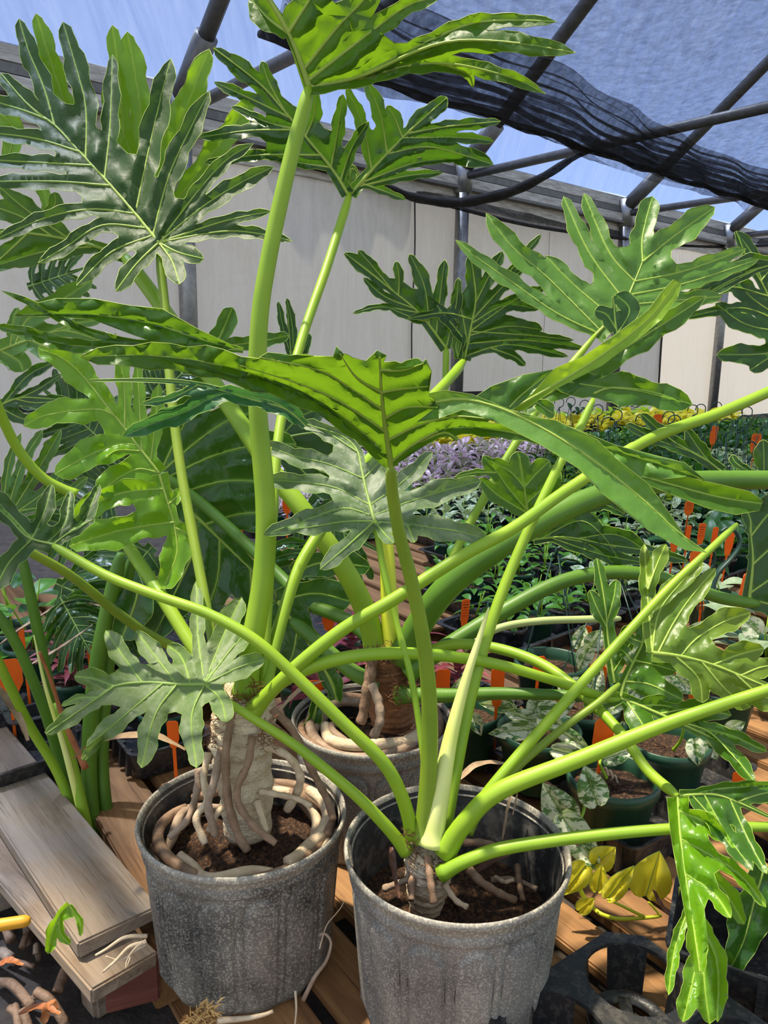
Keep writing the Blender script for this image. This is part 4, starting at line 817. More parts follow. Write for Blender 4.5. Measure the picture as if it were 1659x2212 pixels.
# plant C leaves
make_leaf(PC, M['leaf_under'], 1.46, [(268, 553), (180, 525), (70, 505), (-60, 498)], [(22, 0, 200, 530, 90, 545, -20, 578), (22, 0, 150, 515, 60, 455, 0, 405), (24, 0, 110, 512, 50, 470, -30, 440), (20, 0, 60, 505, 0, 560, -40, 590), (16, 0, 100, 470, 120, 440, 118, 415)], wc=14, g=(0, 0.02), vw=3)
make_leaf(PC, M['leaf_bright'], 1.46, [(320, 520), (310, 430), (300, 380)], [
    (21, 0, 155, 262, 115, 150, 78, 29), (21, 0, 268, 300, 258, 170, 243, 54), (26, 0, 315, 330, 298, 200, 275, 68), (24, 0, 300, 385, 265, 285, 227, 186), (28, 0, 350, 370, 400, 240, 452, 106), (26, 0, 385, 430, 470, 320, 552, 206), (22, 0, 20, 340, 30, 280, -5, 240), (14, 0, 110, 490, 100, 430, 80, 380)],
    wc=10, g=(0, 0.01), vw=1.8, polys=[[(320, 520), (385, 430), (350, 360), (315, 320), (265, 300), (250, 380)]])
make_leaf(PC, M['leaf_bright'], 1.30, [(345, 1022), (305, 972), (270, 925), (234, 881), (181, 814), (134, 774), (82, 752)], [  # left lobes of one leaf, sunlight painted in as the brighter material
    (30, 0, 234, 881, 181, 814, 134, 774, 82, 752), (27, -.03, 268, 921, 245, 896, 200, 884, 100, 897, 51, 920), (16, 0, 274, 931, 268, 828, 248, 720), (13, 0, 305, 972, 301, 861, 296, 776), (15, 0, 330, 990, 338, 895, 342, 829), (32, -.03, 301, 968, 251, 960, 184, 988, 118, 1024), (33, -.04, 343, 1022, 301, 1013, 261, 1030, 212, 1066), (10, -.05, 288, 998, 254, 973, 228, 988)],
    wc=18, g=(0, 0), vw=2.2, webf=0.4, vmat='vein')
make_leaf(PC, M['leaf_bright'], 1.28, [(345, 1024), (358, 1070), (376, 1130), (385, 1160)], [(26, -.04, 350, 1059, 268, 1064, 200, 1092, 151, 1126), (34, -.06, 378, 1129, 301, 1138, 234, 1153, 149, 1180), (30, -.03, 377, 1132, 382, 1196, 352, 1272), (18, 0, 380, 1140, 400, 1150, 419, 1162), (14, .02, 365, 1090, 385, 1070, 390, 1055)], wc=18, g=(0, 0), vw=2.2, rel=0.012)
make_leaf(PC, M['leaf_glossy'], 1.58, [(345, 1024), (400, 1090), (480, 1170), (560, 1250), (590, 1300)], [  # shaded lobes of the same leaf, shade painted in as the darker material
    (42, 0, 345, 1022, 385, 940, 430, 860, 450, 810), (40, 0, 350, 1022, 430, 950, 500, 905, 560, 890), (40, 0, 360, 1030, 460, 985, 560, 960, 640, 960), (44, 0, 390, 1070, 480, 1040, 580, 1040), (44, 0, 440, 1130, 520, 1110, 600, 1110), (40, 0, 480, 1170, 470, 1250, 440, 1340), (38, 0, 540, 1230, 540, 1320, 500, 1400), (40, 0, 420, 1110, 430, 1200, 420, 1290)],
    wc=40, g=(0, 0), vw=3, webf=0.6, rel=0.02, ruf=0.015)
make_leaf(PC, M['leaf_dark'], 1.65, [(580, 960), (640, 940), (720, 935), (790, 960)], [(30, 0, 590, 950, 650, 900, 700, 880), (34, 0, 590, 960, 660, 970, 740, 1000), (26, 0, 600, 970, 680, 1040, 760, 1060)], wc=20, vw=2)
make_leaf(PC, M['leaf_glossy'], 1.36, [(300, 1270), (290, 1310), (265, 1375)], [(42, 0, 315, 1275, 285, 1325, 262, 1382)], wc=5, vw=2)
make_leaf(PC, M['leaf_dark'], 1.45, [(418, 1195), (380, 1277), (330, 1378)], [(42, 0, 418, 1195, 380, 1277, 330, 1380)], wc=5, vw=2)
make_leaf(PC, M['leaf_glossy'], 1.40, [(600, 1300), (646, 1360), (672, 1398), (708, 1461), (730, 1515)], [(34, 0, 600, 1280, 680, 1282, 760, 1300), (20, 0, 700, 1445, 720, 1480, 728, 1522), (26, 0, 640, 1355, 630, 1420, 600, 1470), (28, 0, 630, 1240, 700, 1215, 800, 1225), (30, 0, 610, 1310, 575, 1400, 560, 1450)], wc=26, vw=2.6, polys=[[(595, 1290), (650, 1322), (700, 1385), (728, 1455), (728, 1520), (690, 1462), (655, 1400), (620, 1395), (590, 1430)]])
make_leaf(PC, M['leaf_dark'], 1.34, [(690, 1500), (672, 1560), (650, 1595)], [(15, 0, 685, 1505, 676, 1560, 651, 1596)], wc=3, vw=1.4)
make_leaf(PC, M['leaf_mid'], 1.30, [(1144, 1128), (1132, 1050), (1122, 985)], [
    (19, 0, 1132, 1107, 1101, 1058, 1072, 1018, 1043, 984), (17, 0, 1135, 1052, 1104, 1021, 1060, 996), (7, 0, 1072, 1021, 1025, 1021, 982, 1031), (21, 0, 1134, 1054, 1161, 1021, 1187, 996), (23, 0, 1143, 1089, 1177, 1050, 1205, 1006), (17, 0, 1136, 1112, 1077, 1071, 1036, 1033), (20, 0, 1132, 1050, 1124, 1010, 1118, 975), (20, 0, 1144, 1120, 1190, 1090, 1235, 1050)], wc=13, vw=2, g=(0, 0.02))
make_leaf(PC, M['leaf_dark'], 1.32, [(1153, 1165), (1220, 1160), (1290, 1172), (1330, 1182)], [(19, 0, 1170, 1162, 1250, 1125, 1300, 1155, 1331, 1199), (17, 0, 1250, 1140, 1330, 1155, 1402, 1192), (14, 0, 1190, 1170, 1300, 1198, 1390, 1215), (13, 0, 1300, 1190, 1400, 1190, 1486, 1212), (12, 0, 1200, 1165, 1280, 1180, 1350, 1240), (12, 0, 1250, 1110, 1300, 1090, 1350, 1110)], wc=12, vw=1.8)
make_leaf(PC, M['leaf_dark'], 1.35, [(1618, 1294), (1626, 1210), (1620, 1140)], [(40, 0, 1622, 1280, 1680, 1240, 1740, 1200), (40, 0, 1624, 1220, 1680, 1170, 1740, 1120), (30, 0, 1622, 1160, 1660, 1110, 1700, 1070), (30, 0, 1620, 1292, 1680, 1310, 1740, 1330), (14, 0, 1622, 1150, 1620, 1120, 1605, 1090)], wc=16, vw=2.6, webf=0.7)
make_leaf(PC, M['leaf_dark'], 1.45, [(1560, 1020), (1520, 990), (1450, 950), (1385, 895)], [(15, 0, 1530, 1005, 1450, 950, 1384, 893), (12, 0, 1490, 1000, 1420, 950, 1352, 915), (16, 0, 1525, 1015, 1510, 970, 1482, 928), (10, 0, 1620, 1020, 1590, 1000, 1580, 983), (20, 0, 1650, 1020, 1650, 980, 1648, 950)], wc=14, vw=1.5)
make_leaf(PC, M['leaf_satin'], 1.55, [(1285, 725), (1320, 690), (1344, 666), (1372, 605), (1388, 566)], [
    (25, 0, 1386, 566, 1388, 510, 1409, 424), (27, 0, 1388, 566, 1450, 515, 1544, 447), (17, .02, 1375, 612, 1480, 585, 1612, 537), (15, .03, 1365, 640, 1480, 612, 1640, 560), (19, 0, 1370, 610, 1316, 545, 1261, 418), (20, 0, 1340, 650, 1272, 545, 1217, 424), (25, -.02, 1300, 712, 1183, 600, 1106, 533, 1050, 460), (20, 0, 1325, 685, 1239, 615, 1178, 552), (17, -.02, 1290, 720, 1200, 675, 1100, 605, 1039, 563, 984, 518), (20, .04, 1350, 660, 1450, 650, 1560, 640), (18, 0, 1330, 680, 1400, 690, 1480, 690)],
    wc=22, g=(0, -0.04), vw=2.4, webf=0.45, rel=0.008)
make_leaf(PC, M['leaf_dark'], 1.50, [(1340, 760), (1330, 700), (1325, 640)], [(24, 0, 1345, 720, 1360, 670, 1330, 635), (20, 0, 1340, 710, 1310, 680, 1285, 670)], wc=10, vw=1.2)
petiole(PC, 'stem', 11, 9, (900, 1400, 1.35), (990, 1180, 1.42), (1150, 900, 1.5), (1285, 725, 1.55))
# far leaf pair behind the middle
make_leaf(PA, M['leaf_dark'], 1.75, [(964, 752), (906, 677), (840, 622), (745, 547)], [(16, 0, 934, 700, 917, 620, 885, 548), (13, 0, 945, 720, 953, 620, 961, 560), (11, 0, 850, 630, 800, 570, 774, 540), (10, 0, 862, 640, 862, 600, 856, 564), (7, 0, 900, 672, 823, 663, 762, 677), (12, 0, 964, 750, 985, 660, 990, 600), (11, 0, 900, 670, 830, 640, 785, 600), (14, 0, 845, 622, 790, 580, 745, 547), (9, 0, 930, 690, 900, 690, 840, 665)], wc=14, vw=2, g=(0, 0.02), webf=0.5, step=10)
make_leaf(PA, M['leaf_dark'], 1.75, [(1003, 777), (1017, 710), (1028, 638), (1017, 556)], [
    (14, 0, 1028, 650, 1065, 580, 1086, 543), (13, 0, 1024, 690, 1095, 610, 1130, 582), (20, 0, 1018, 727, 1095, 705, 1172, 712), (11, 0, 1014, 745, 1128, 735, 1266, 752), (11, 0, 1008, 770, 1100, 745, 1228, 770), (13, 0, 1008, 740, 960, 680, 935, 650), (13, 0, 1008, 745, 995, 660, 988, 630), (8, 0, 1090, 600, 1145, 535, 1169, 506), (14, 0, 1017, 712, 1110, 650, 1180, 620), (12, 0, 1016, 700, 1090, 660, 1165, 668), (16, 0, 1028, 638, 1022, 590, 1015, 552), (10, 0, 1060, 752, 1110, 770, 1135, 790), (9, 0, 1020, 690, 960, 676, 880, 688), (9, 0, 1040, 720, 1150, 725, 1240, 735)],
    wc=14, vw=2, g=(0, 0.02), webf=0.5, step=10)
petiole(PA, 'stem', 8, 8, (962, 860, 1.74), (963, 800, 1.75), (964, 752, 1.75))
make_leaf(PA, M['leaf_under'], 1.74, [(990, 775), (985, 745), (998, 718)], [(13, 0, 1000, 778, 990, 745, 1000, 715)], wc=4, vw=0.8, step=9)
# ---- plant D : stalks at the left edge rising between the boards
PD = thing('philodendron', 'cluster of leafy stalks rising behind the grey boards at the left edge', 'plant', (PX(210, 1800, 1.32)[0], PX(210, 1800, 1.32)[1], GZ))
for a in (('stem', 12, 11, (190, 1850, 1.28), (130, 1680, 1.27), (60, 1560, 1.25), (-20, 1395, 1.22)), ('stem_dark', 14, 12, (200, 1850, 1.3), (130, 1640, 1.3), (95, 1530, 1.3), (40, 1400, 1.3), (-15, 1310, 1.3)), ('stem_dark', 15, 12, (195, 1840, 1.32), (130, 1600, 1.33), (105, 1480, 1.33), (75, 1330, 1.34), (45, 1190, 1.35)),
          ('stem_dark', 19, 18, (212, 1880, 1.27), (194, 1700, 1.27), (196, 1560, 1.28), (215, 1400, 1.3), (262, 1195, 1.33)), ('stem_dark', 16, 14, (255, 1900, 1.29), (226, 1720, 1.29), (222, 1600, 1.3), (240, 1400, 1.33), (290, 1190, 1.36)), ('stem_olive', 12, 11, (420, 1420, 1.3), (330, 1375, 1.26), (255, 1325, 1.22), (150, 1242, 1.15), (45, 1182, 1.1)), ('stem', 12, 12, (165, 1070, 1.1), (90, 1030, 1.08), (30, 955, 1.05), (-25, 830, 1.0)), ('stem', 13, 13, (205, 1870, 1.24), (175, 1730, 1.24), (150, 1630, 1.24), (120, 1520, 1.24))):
    petiole(PD, a[0], a[1], a[2], *[(x, y, d + 0.14 * min(1, max(0, (y - 1150) / 500))) for x, y, d in a[3:]])
petiole(PD, 'spear', 11, 2, (200, 1850, 1.40), (140, 1620, 1.36), (100, 1490, 1.33), (73, 1372, 1.30), name='new_spear', label='pale cream new leaf spear')
root(PD, 'dry_orange', 7, 3, (185, 1660, 1.34), (140, 1560, 1.33), (110, 1470, 1.31), (85, 1408, 1.29), name='dry_sheath')
trunk(PD, [PX(205, 1940, 1.42), PX(205, 1900, 1.42), PX(205, 1860, 1.42)], [0.05, 0.05, 0.04], 'fibre')
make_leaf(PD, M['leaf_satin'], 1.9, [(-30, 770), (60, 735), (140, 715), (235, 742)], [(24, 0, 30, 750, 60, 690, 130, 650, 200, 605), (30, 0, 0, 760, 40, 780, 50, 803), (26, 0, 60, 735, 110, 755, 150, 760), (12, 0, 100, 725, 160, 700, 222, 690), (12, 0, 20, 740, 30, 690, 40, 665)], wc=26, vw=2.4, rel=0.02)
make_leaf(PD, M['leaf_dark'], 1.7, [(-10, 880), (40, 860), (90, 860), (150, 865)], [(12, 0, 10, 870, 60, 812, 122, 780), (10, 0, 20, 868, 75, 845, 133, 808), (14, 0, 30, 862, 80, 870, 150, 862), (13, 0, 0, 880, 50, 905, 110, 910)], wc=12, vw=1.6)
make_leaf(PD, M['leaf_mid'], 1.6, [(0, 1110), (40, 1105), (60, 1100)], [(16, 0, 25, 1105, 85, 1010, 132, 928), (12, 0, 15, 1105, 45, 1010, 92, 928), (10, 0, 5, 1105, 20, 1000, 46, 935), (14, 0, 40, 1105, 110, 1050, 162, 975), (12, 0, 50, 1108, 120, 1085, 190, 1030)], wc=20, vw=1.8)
for (bx, by, dx, dy, d, n, sz, m) in ((230, 960, -80, -70, 2.0, 7, 150, 'leaf_dark'), (150, 1000, 90, -40, 2.1, 7, 160, 'leaf_dark'), (330, 870, 60, -60, 2.0, 6, 130, 'leaf_dark'), (420, 800, -40, 40, 2.1, 6, 130, 'leaf_dark'), (250, 1080, -60, 30, 1.8, 6, 150, 'leaf_dark'), (120, 1260, 90, 40, 1.7, 7, 170, 'leaf_dark'), (330, 1180, -60, 70, 1.7, 7, 170, 'leaf_dark'), (230, 1230, 60, 60, 1.75, 6, 150, 'leaf_dark'), (130, 1290, 60, 110, 1.6, 6, 130, 'leaf_dark'), (60, 620, 60, -20, 2.1, 5, 110, 'leaf_dark'), (560, 1180, 50, 60, 1.7, 6, 160, 'leaf_glossy'), (640, 1100, 60, 30, 1.75, 6, 170, 'leaf_dark')):
    L = math.hypot(dx, dy); ux, uy = dx / L, dy / L; lbs = []
    for k in range(n):
        t = 0.1 + 0.85 * k / n
        for sg in (1, -1):
            an = math.radians(78 - 45 * t) * sg; vx, vy = ux * math.cos(an) - uy * math.sin(an), ux * math.sin(an) + uy * math.cos(an)
            ln = sz * (0.75 - 0.35 * abs(t - 0.35)) * rnd.uniform(0.8, 1.1); ox, oy = bx + ux * sz * t, by + uy * sz * t
            lbs.append((sz * 0.065, rnd.uniform(-.04, .04), ox, oy, ox + vx * ln * 0.5, oy + vy * ln * 0.5, ox + vx * ln + ux * 12, oy + vy * ln + uy * 12 + 8))
    make_leaf(PD, M[m], d, [(bx, by), (bx + ux * sz * 0.6, by + uy * sz * 0.6), (bx + ux * sz * 1.2, by + uy * sz * 1.2)], lbs, wc=sz * 0.08, vw=1.4, g=(0.01, -0.03), step=16, marg=0.6, vmat='vein_dim')
make_leaf(PD, M['leaf_mid'], 1.7, [(455, 765), (480, 720), (502, 664)], [(22, 0, 455, 765, 480, 715, 502, 664), (17, 0, 490, 765, 560, 738, 626, 724)], wc=6, vw=1.4)
make_leaf(PD, M['leaf_dark'], 1.8, [(632, 790), (625, 720), (620, 645)], [(9, 0, 640, 790, 632, 710, 620, 644), (8, 0, 622, 780, 612, 710, 601, 650), (10, 0, 645, 790, 660, 750, 668, 720)], wc=5, vw=1.0)
# ---- plant E : leaves entering at the right edge
PE = thing('philodendron', 'dark glossy philodendron leaves entering at the upper right edge', 'plant', tuple(PX(1740, 900, 1.9) * np.array([1, 1, 0]) + Z3 * GZ))
petiole(PE, 'stem_dark', 12, 9, (1745, 1500, 1.95), (1745, 1200, 1.92), (1735, 950, 1.9), (1720, 775, 1.85), name='petiole')
make_leaf(PE, M['leaf_dark'], 1.85, [(1720, 775), (1690, 700), (1650, 620), (1615, 560), (1590, 500)], [(17, 0, 1650, 620, 1625, 550, 1590, 500), (22, 0, 1680, 690, 1620, 640, 1580, 588), (22, 0, 1700, 760, 1640, 765, 1548, 766), (11, 0, 1690, 700, 1600, 665, 1478, 686), (20, 0, 1690, 720, 1610, 700, 1545, 655), (12, 0, 1660, 640, 1580, 620, 1500, 640), (22, 0, 1700, 740, 1650, 780, 1620, 800), (18, 0, 1640, 610, 1680, 560, 1700, 520)], wc=16, vw=1.8, webf=0.4)
make_leaf(PE, M['leaf_dark'], 1.75, [(1720, 560), (1640, 580), (1560, 615), (1450, 680)], [(11, 0, 1640, 580, 1560, 620, 1440, 690), (11, 0, 1660, 575, 1560, 600, 1480, 640), (12, 0, 1680, 570, 1620, 560, 1560, 590)], wc=8, vw=1.3)
# ------------------------------------------------------------------ small potted plants, trays, hangers, tags
def lmesh(name, kind, mat):
    """one leaf lying along +x from its stalk at the origin, unit length, slightly cupped"""
    n = 9; V = []; Fc = []
    wid = {'heart': 0.40, 'lance': 0.20, 'oval': 0.27, 'strap': 0.10, 'wavy': 0.13}[kind]
    for i in range(n):
        s = i / (n - 1)
        if kind == 'heart': w = wid * (math.sin(math.pi * min(1, (s + 0.16) / 1.16) ** 0.62) ** 0.8 if s < 1 else 0); x = s if s > 0.0 else -0.08
        elif kind == 'strap' or kind == 'wavy': w = wid * (1 - s ** 2.2) * (0.75 + 0.25 * math.sin(s * 26 if kind == 'wavy' else 1.5)); x = s
        else: w = wid * math.sin(math.pi * (0.04 + 0.96 * s) ** 0.8) if s < 1 else 0; x = s
        z = 0.16 * math.sin(s * 2.2) - 0.22 * s * s
        for k in (-1, -0.5, 0, 0.5, 1): V.append((x - (0.10 * abs(k) if (kind == 'heart' and i == 0) else 0), w * k, z + 0.30 * w * abs(k)))
    for i in range(n - 1):
        for k in range(4): a = i * 5 + k; Fc.append((a, a + 1, a + 6, a + 5))
    return mesh_of(name, V, Fc, mat)
LM = {'marble': lmesh('leaf', 'heart', M['marble']), 'varie': lmesh('leaf', 'oval', M['varie']), 'trad': lmesh('leaf', 'lance', M['trad']), 'yellow': lmesh('leaf', 'heart', M['yellow']), 'lime': lmesh('leaf', 'heart', M['lime']),
      'green': lmesh('leaf', 'oval', M['small_green']), 'dark': lmesh('leaf', 'oval', M['small_dark']), 'red': lmesh('leaf', 'wavy', M['red']), 'silver': lmesh('leaf', 'oval', M['silver']), 'grass': lmesh('leaf', 'strap', M['varie'])}
PM = {}
def pot_mesh(r, h, mat):
    k = (round(r, 3), round(h, 3), mat)
    if k not in PM:
        pr = [(0.001, 0.001), (r * 0.72, 0.001), (r * 0.74, 0.004), (r * 0.93, h * 0.80), (r * 1.0, h * 0.81), (r * 1.01, h * 0.99), (r * 0.97, h), (r * 0.93, h * 0.985), (r * 0.90, h * 0.82), (r * 0.80, h * 0.5)]
        V, Fc = lathe(pr, 28); ms = mesh_of('pot', V, Fc, M[mat])
        V, Fc = lathe([(0.0005, h * 0.80), (r * 0.4, h * 0.81), (r * 0.7, h * 0.79), (r * 0.905, h * 0.76)], 22); rs = random.Random(3)
        V = [(x, y, z + rs.uniform(-0.003, 0.003)) for x, y, z in V]
        PM[k] = (ms, mesh_of('soil', V, Fc, M['soil']))
    return PM[k]
def stem_mesh(h): 
    k = ('st', round(h, 2))
    if k not in PM: PM[k] = mesh_of('stem', *tube([(0, 0, 0), (0.004, 0.002, h * 0.5), (0, 0, h)], [0.0022, 0.002, 0.0014], 6), M['stem'])
    return PM[k]
def small_plant(name, label, loc, r, h, potm, kind, n, ls, hp, group, spread=0.8, flat=0.5):
    t = thing(name, label, 'potted plant', loc, rnd.uniform(0, 6.28), group)
    pm, sm = pot_mesh(r, h, potm); putl('pot', pm, t); putl('soil', sm, t)
    zs = h * 0.8
    for k in range(max(1, n // 5)):
        a = rnd.uniform(0, 6.28); q = r * 0.35 * rnd.random(); putl('stem', stem_mesh(hp), t, (q * math.cos(a), q * math.sin(a), zs), (rnd.uniform(-.3, .3), rnd.uniform(-.3, .3), 0))
    for k in range(n):
        a = k * 2.4 + rnd.uniform(-.4, .4); f = (k + 0.5) / n; q = r * spread * rnd.uniform(0.1, 0.7)
        l = ls * rnd.uniform(0.75, 1.2)
        putl('leaf', LM[kind], t, (q * math.cos(a), q * math.sin(a), zs + hp * f * rnd.uniform(0.5, 1.1)), (rnd.uniform(-.3, .3), -flat * rnd.uniform(0.2, 1.4) + 0.5 * (1 - f), a), (l, l, l))
    return t
TM = {}
RIBM = box_mesh('rib', 0.010, 0.010, 0.88, M['black_plastic'], 0)
def tray(label, loc, sx, sy, h, rz, group=None, name='growing_tray', ribs=True):
    t = thing(name, label, 'tray', loc, rz, group); k = (sx, sy, h)
    if k not in TM:
        bt = []; b = MB()
        lv = [(0.90, 0.002), (0.92, 0.0), (0.99, h * 0.92), (1.0, h * 0.94), (1.04, h * 0.95), (1.04, h), (0.985, h), (0.975, h * 0.9), (0.90, 0.012)]
        rr = 0.02; ring = []
        for s, z in lv:
            ax, ay = sx / 2 * s, sy / 2 * (1 - (1 - s) * sx / sy)
            q = []
            for cx, cy, a0 in ((1, 1, 0), (-1, 1, 90), (-1, -1, 180), (1, -1, 270)):
                for st in range(4):
                    a = math.radians(a0 + 30 * st); q.append((cx * (ax - rr) + rr * math.cos(a), cy * (ay - rr) + rr * math.sin(a), z))
            ring.append(q)
        V = [p for q in ring for p in q]; Fc = []
        for i in range(len(ring) - 1):
            for j in range(16): j2 = (j + 1) % 16; Fc.append((i * 16 + j, i * 16 + j2, (i + 1) * 16 + j2, (i + 1) * 16 + j))
        Fc.append(tuple(range(len(V) - 16, len(V)))); Fc.append(tuple(range(16))[::-1])
        TM[k] = mesh_of('tray_body', V, Fc, M['black_plastic'], False)
    putl('tray_body', TM[k], t)
    if ribs:
        for i in range(5):
            for sg in (-1, 1): putl('rib', RIBM, t, (sx * (-0.36 + 0.18 * i), sg * sy * 0.485, h * 0.5), (sg * 0.10, 0, 0), (1, 1, h))
    return t
TAGM = {}; STK = box_mesh('stake', 0.006, 0.0012, 1.0, M['tag'], 0)
def plant_tag(label, P, w, h, rz, tilt=0.15, roll=0.0, printed=False, group='orange plant tags among the pots'):
    t = thing('plant_tag', label, 'plant tag', P, rz, group); t.rotation_euler = (tilt, roll, rz)
    k = (round(w, 3), round(h, 3))
    if k not in TAGM:
        c = 0.18 * w; o = [(-w / 2 * 0.55, -h * 0.35), (w / 2 * 0.55, -h * 0.35), (w / 2, h * 0.1), (w / 2, h - c), (w / 2 - c, h), (-w / 2 + c, h), (-w / 2, h - c), (-w / 2, h * 0.1)]
        V = [(x, -0.0006, z) for x, z in o] + [(x, 0.0006, z) for x, z in o]; n = len(o)
        Fc = [tuple(range(n)), tuple(range(n, 2 * n))[::-1]] + [(i, i + n, (i + 1) % n + n, (i + 1) % n) for i in range(n)]
        TAGM[k] = mesh_of('tag_blade', V, Fc, M['tag'], False)
        V = []; Fc = []
        for q in range(6):
            z = h * (0.86 - 0.13 * q); x1 = w * (0.38 if q % 2 else 0.28); hh = h * (0.035 if q in (1, 2) else 0.018); o_ = len(V)
            V += [(-x1, -0.0009, z), (x1, -0.0009, z), (x1, -0.0009, z + hh), (-x1, -0.0009, z + hh)]; Fc.append((o_, o_ + 1, o_ + 2, o_ + 3))
        TAGM[(k, 'p')] = mesh_of('print', V, Fc, M['ink'], False)
    putl('tag_blade', TAGM[k], t)
    L = float(P[2]) - h * 0.3 - 0.004
    if L > 0.01: putl('stake', STK, t, (0, 0, -h * 0.3 - L / 2), (0, 0, 0), (1, 1, L))
    if printed: putl('print', TAGM[(k, 'p')], t)
    return t
def hanger(parent, base, r, top, hook_r=0.028, nw=3, wr=0.0013):
    """wires from the pot rim to a moulded head with an open hook; base, top in world space"""
    base = np.array(base); top = np.array(top)
    mb = MB()
    for k in range(nw):
        a = 0.5 + 2 * math.pi * k / nw; p = base + np.array([r * math.cos(a), r * math.sin(a), 0]); q = top + np.array([0.008 * math.cos(a), 0.008 * math.sin(a), 0])
        put('wire', *tube([p, p * 0.5 + q * 0.5, q], wr, 5), M['green_wire'], parent)
    th = [top, top + Z3 * 0.02]
    ang = np.linspace(-0.5 * math.pi, 1.05 * math.pi, 16)
    ax = RGT * math.cos(parent.name.__len__()) + np.array([0, 1, 0]) * math.sin(0.4)
    ax = RGT
    pts = [top - Z3 * 0.012, top + Z3 * 0.01] + [top + Z3 * (0.012 + hook_r + hook_r * math.sin(a)) + ax * hook_r * math.cos(a) for a in ang[1:]]
    put('hook', *tube(catmull(pts, 26), [0.0045] * 4 + [0.0032] * 22, 7), M['green_wire'], parent)
RZ = TH
# near row: green pots with marbled leaves in black trays
G1 = 'marbled pothos pots in the nearest trays'
for i, (q, lb) in enumerate([((1335, 1800), 'black tray holding the nearest green pothos pot'), ((1470, 1700), 'black tray edge beside brown boards behind the yellow petiole'), ((1150, 1660), 'black tray behind the right front pot'), ((1000, 1560), 'black tray beside the back pot rim'), ((1250, 1530), 'black tray under the hanging green pot')]):
    P = PZ(q[0], q[1], 0.0); tray(lb, (P[0], P[1], 0.002), 0.20, 0.19, 0.06, RZ)
near = []
for px, py, r, h, lb in ((1325, 1672, 0.078, 0.115, 'green pot of marbled pothos with bare soil, nearest of the green pots'), (1440, 1592, 0.080, 0.115, 'green pot with bare dark soil and two hanging marbled leaves'), (1165, 1572, 0.080, 0.115, 'green pot of marbled pothos with upright orange tag behind it'),
                         (1010, 1532, 0.070, 0.11, 'green pot beside the back pot with pale marbled leaves'), (1260, 1520, 0.075, 0.11, 'green pot of marbled pothos half hidden under crossing petioles'), (1190, 1425, 0.085, 0.12, 'green hanging pot with wire hanger behind the petioles'), (1395, 1480, 0.075, 0.11, 'green pot behind the olive leaf with orange tag'), (1560, 1480, 0.075, 0.11, 'green pot at the right edge behind drooping leaves'), (1480, 1395, 0.07, 0.10, 'dark green pot behind the olive leaf lobes'), (1625, 1380, 0.07, 0.10, 'dark green pot near the right edge by silvery leaves')):
    z = 0.0; P = PZ(px, py, h + 0.018)
    t = thing('potted_pothos', lb, 'potted plant', (P[0], P[1], 0.018), 0, G1); pm, sm = pot_mesh(r, h, 'green_pot'); putl('pot', pm, t); putl('soil', sm, t); near.append((t, P, r, h))
def hleaf(parent, mat, bx, by, tx, ty, w, d, dz=0.0, stem=None, vw=0.9):
    b = np.array([bx, by], float); e = np.array([tx, ty], float); u = e - b; L = np.linalg.norm(u); u /= L; nrm = np.array([-u[1], u[0]])
    pr = [(0.0, 0.0), (-0.07, 0.22), (-0.05, 0.5), (0.06, 0.82), (0.22, 1.0), (0.42, 0.98), (0.62, 0.76), (0.8, 0.45), (0.93, 0.16), (1.0, 0.0)]
    pl_ = [b + u * L * s + nrm * w * k for s, k in pr] + [b + u * L * s - nrm * w * k for s, k in pr[::-1][1:-1]]
    o = make_leaf(parent, mat, d, [tuple(b), tuple(b + u * L * 0.5), tuple(e)], [], wc=1.5, vw=vw, rel=0.008, ruf=0.004, polys=[pl_], step=9, marg=0.5, md=dz, vmat='vein_dim')
    if stem: petiole(parent, 'stem', 3, 2.5, *stem, (bx, by, d), name='leaf_stalk', sides=7)
    return o
T0, T1, T2, T3, T4, T5 = (n[0] for n in near[:6])
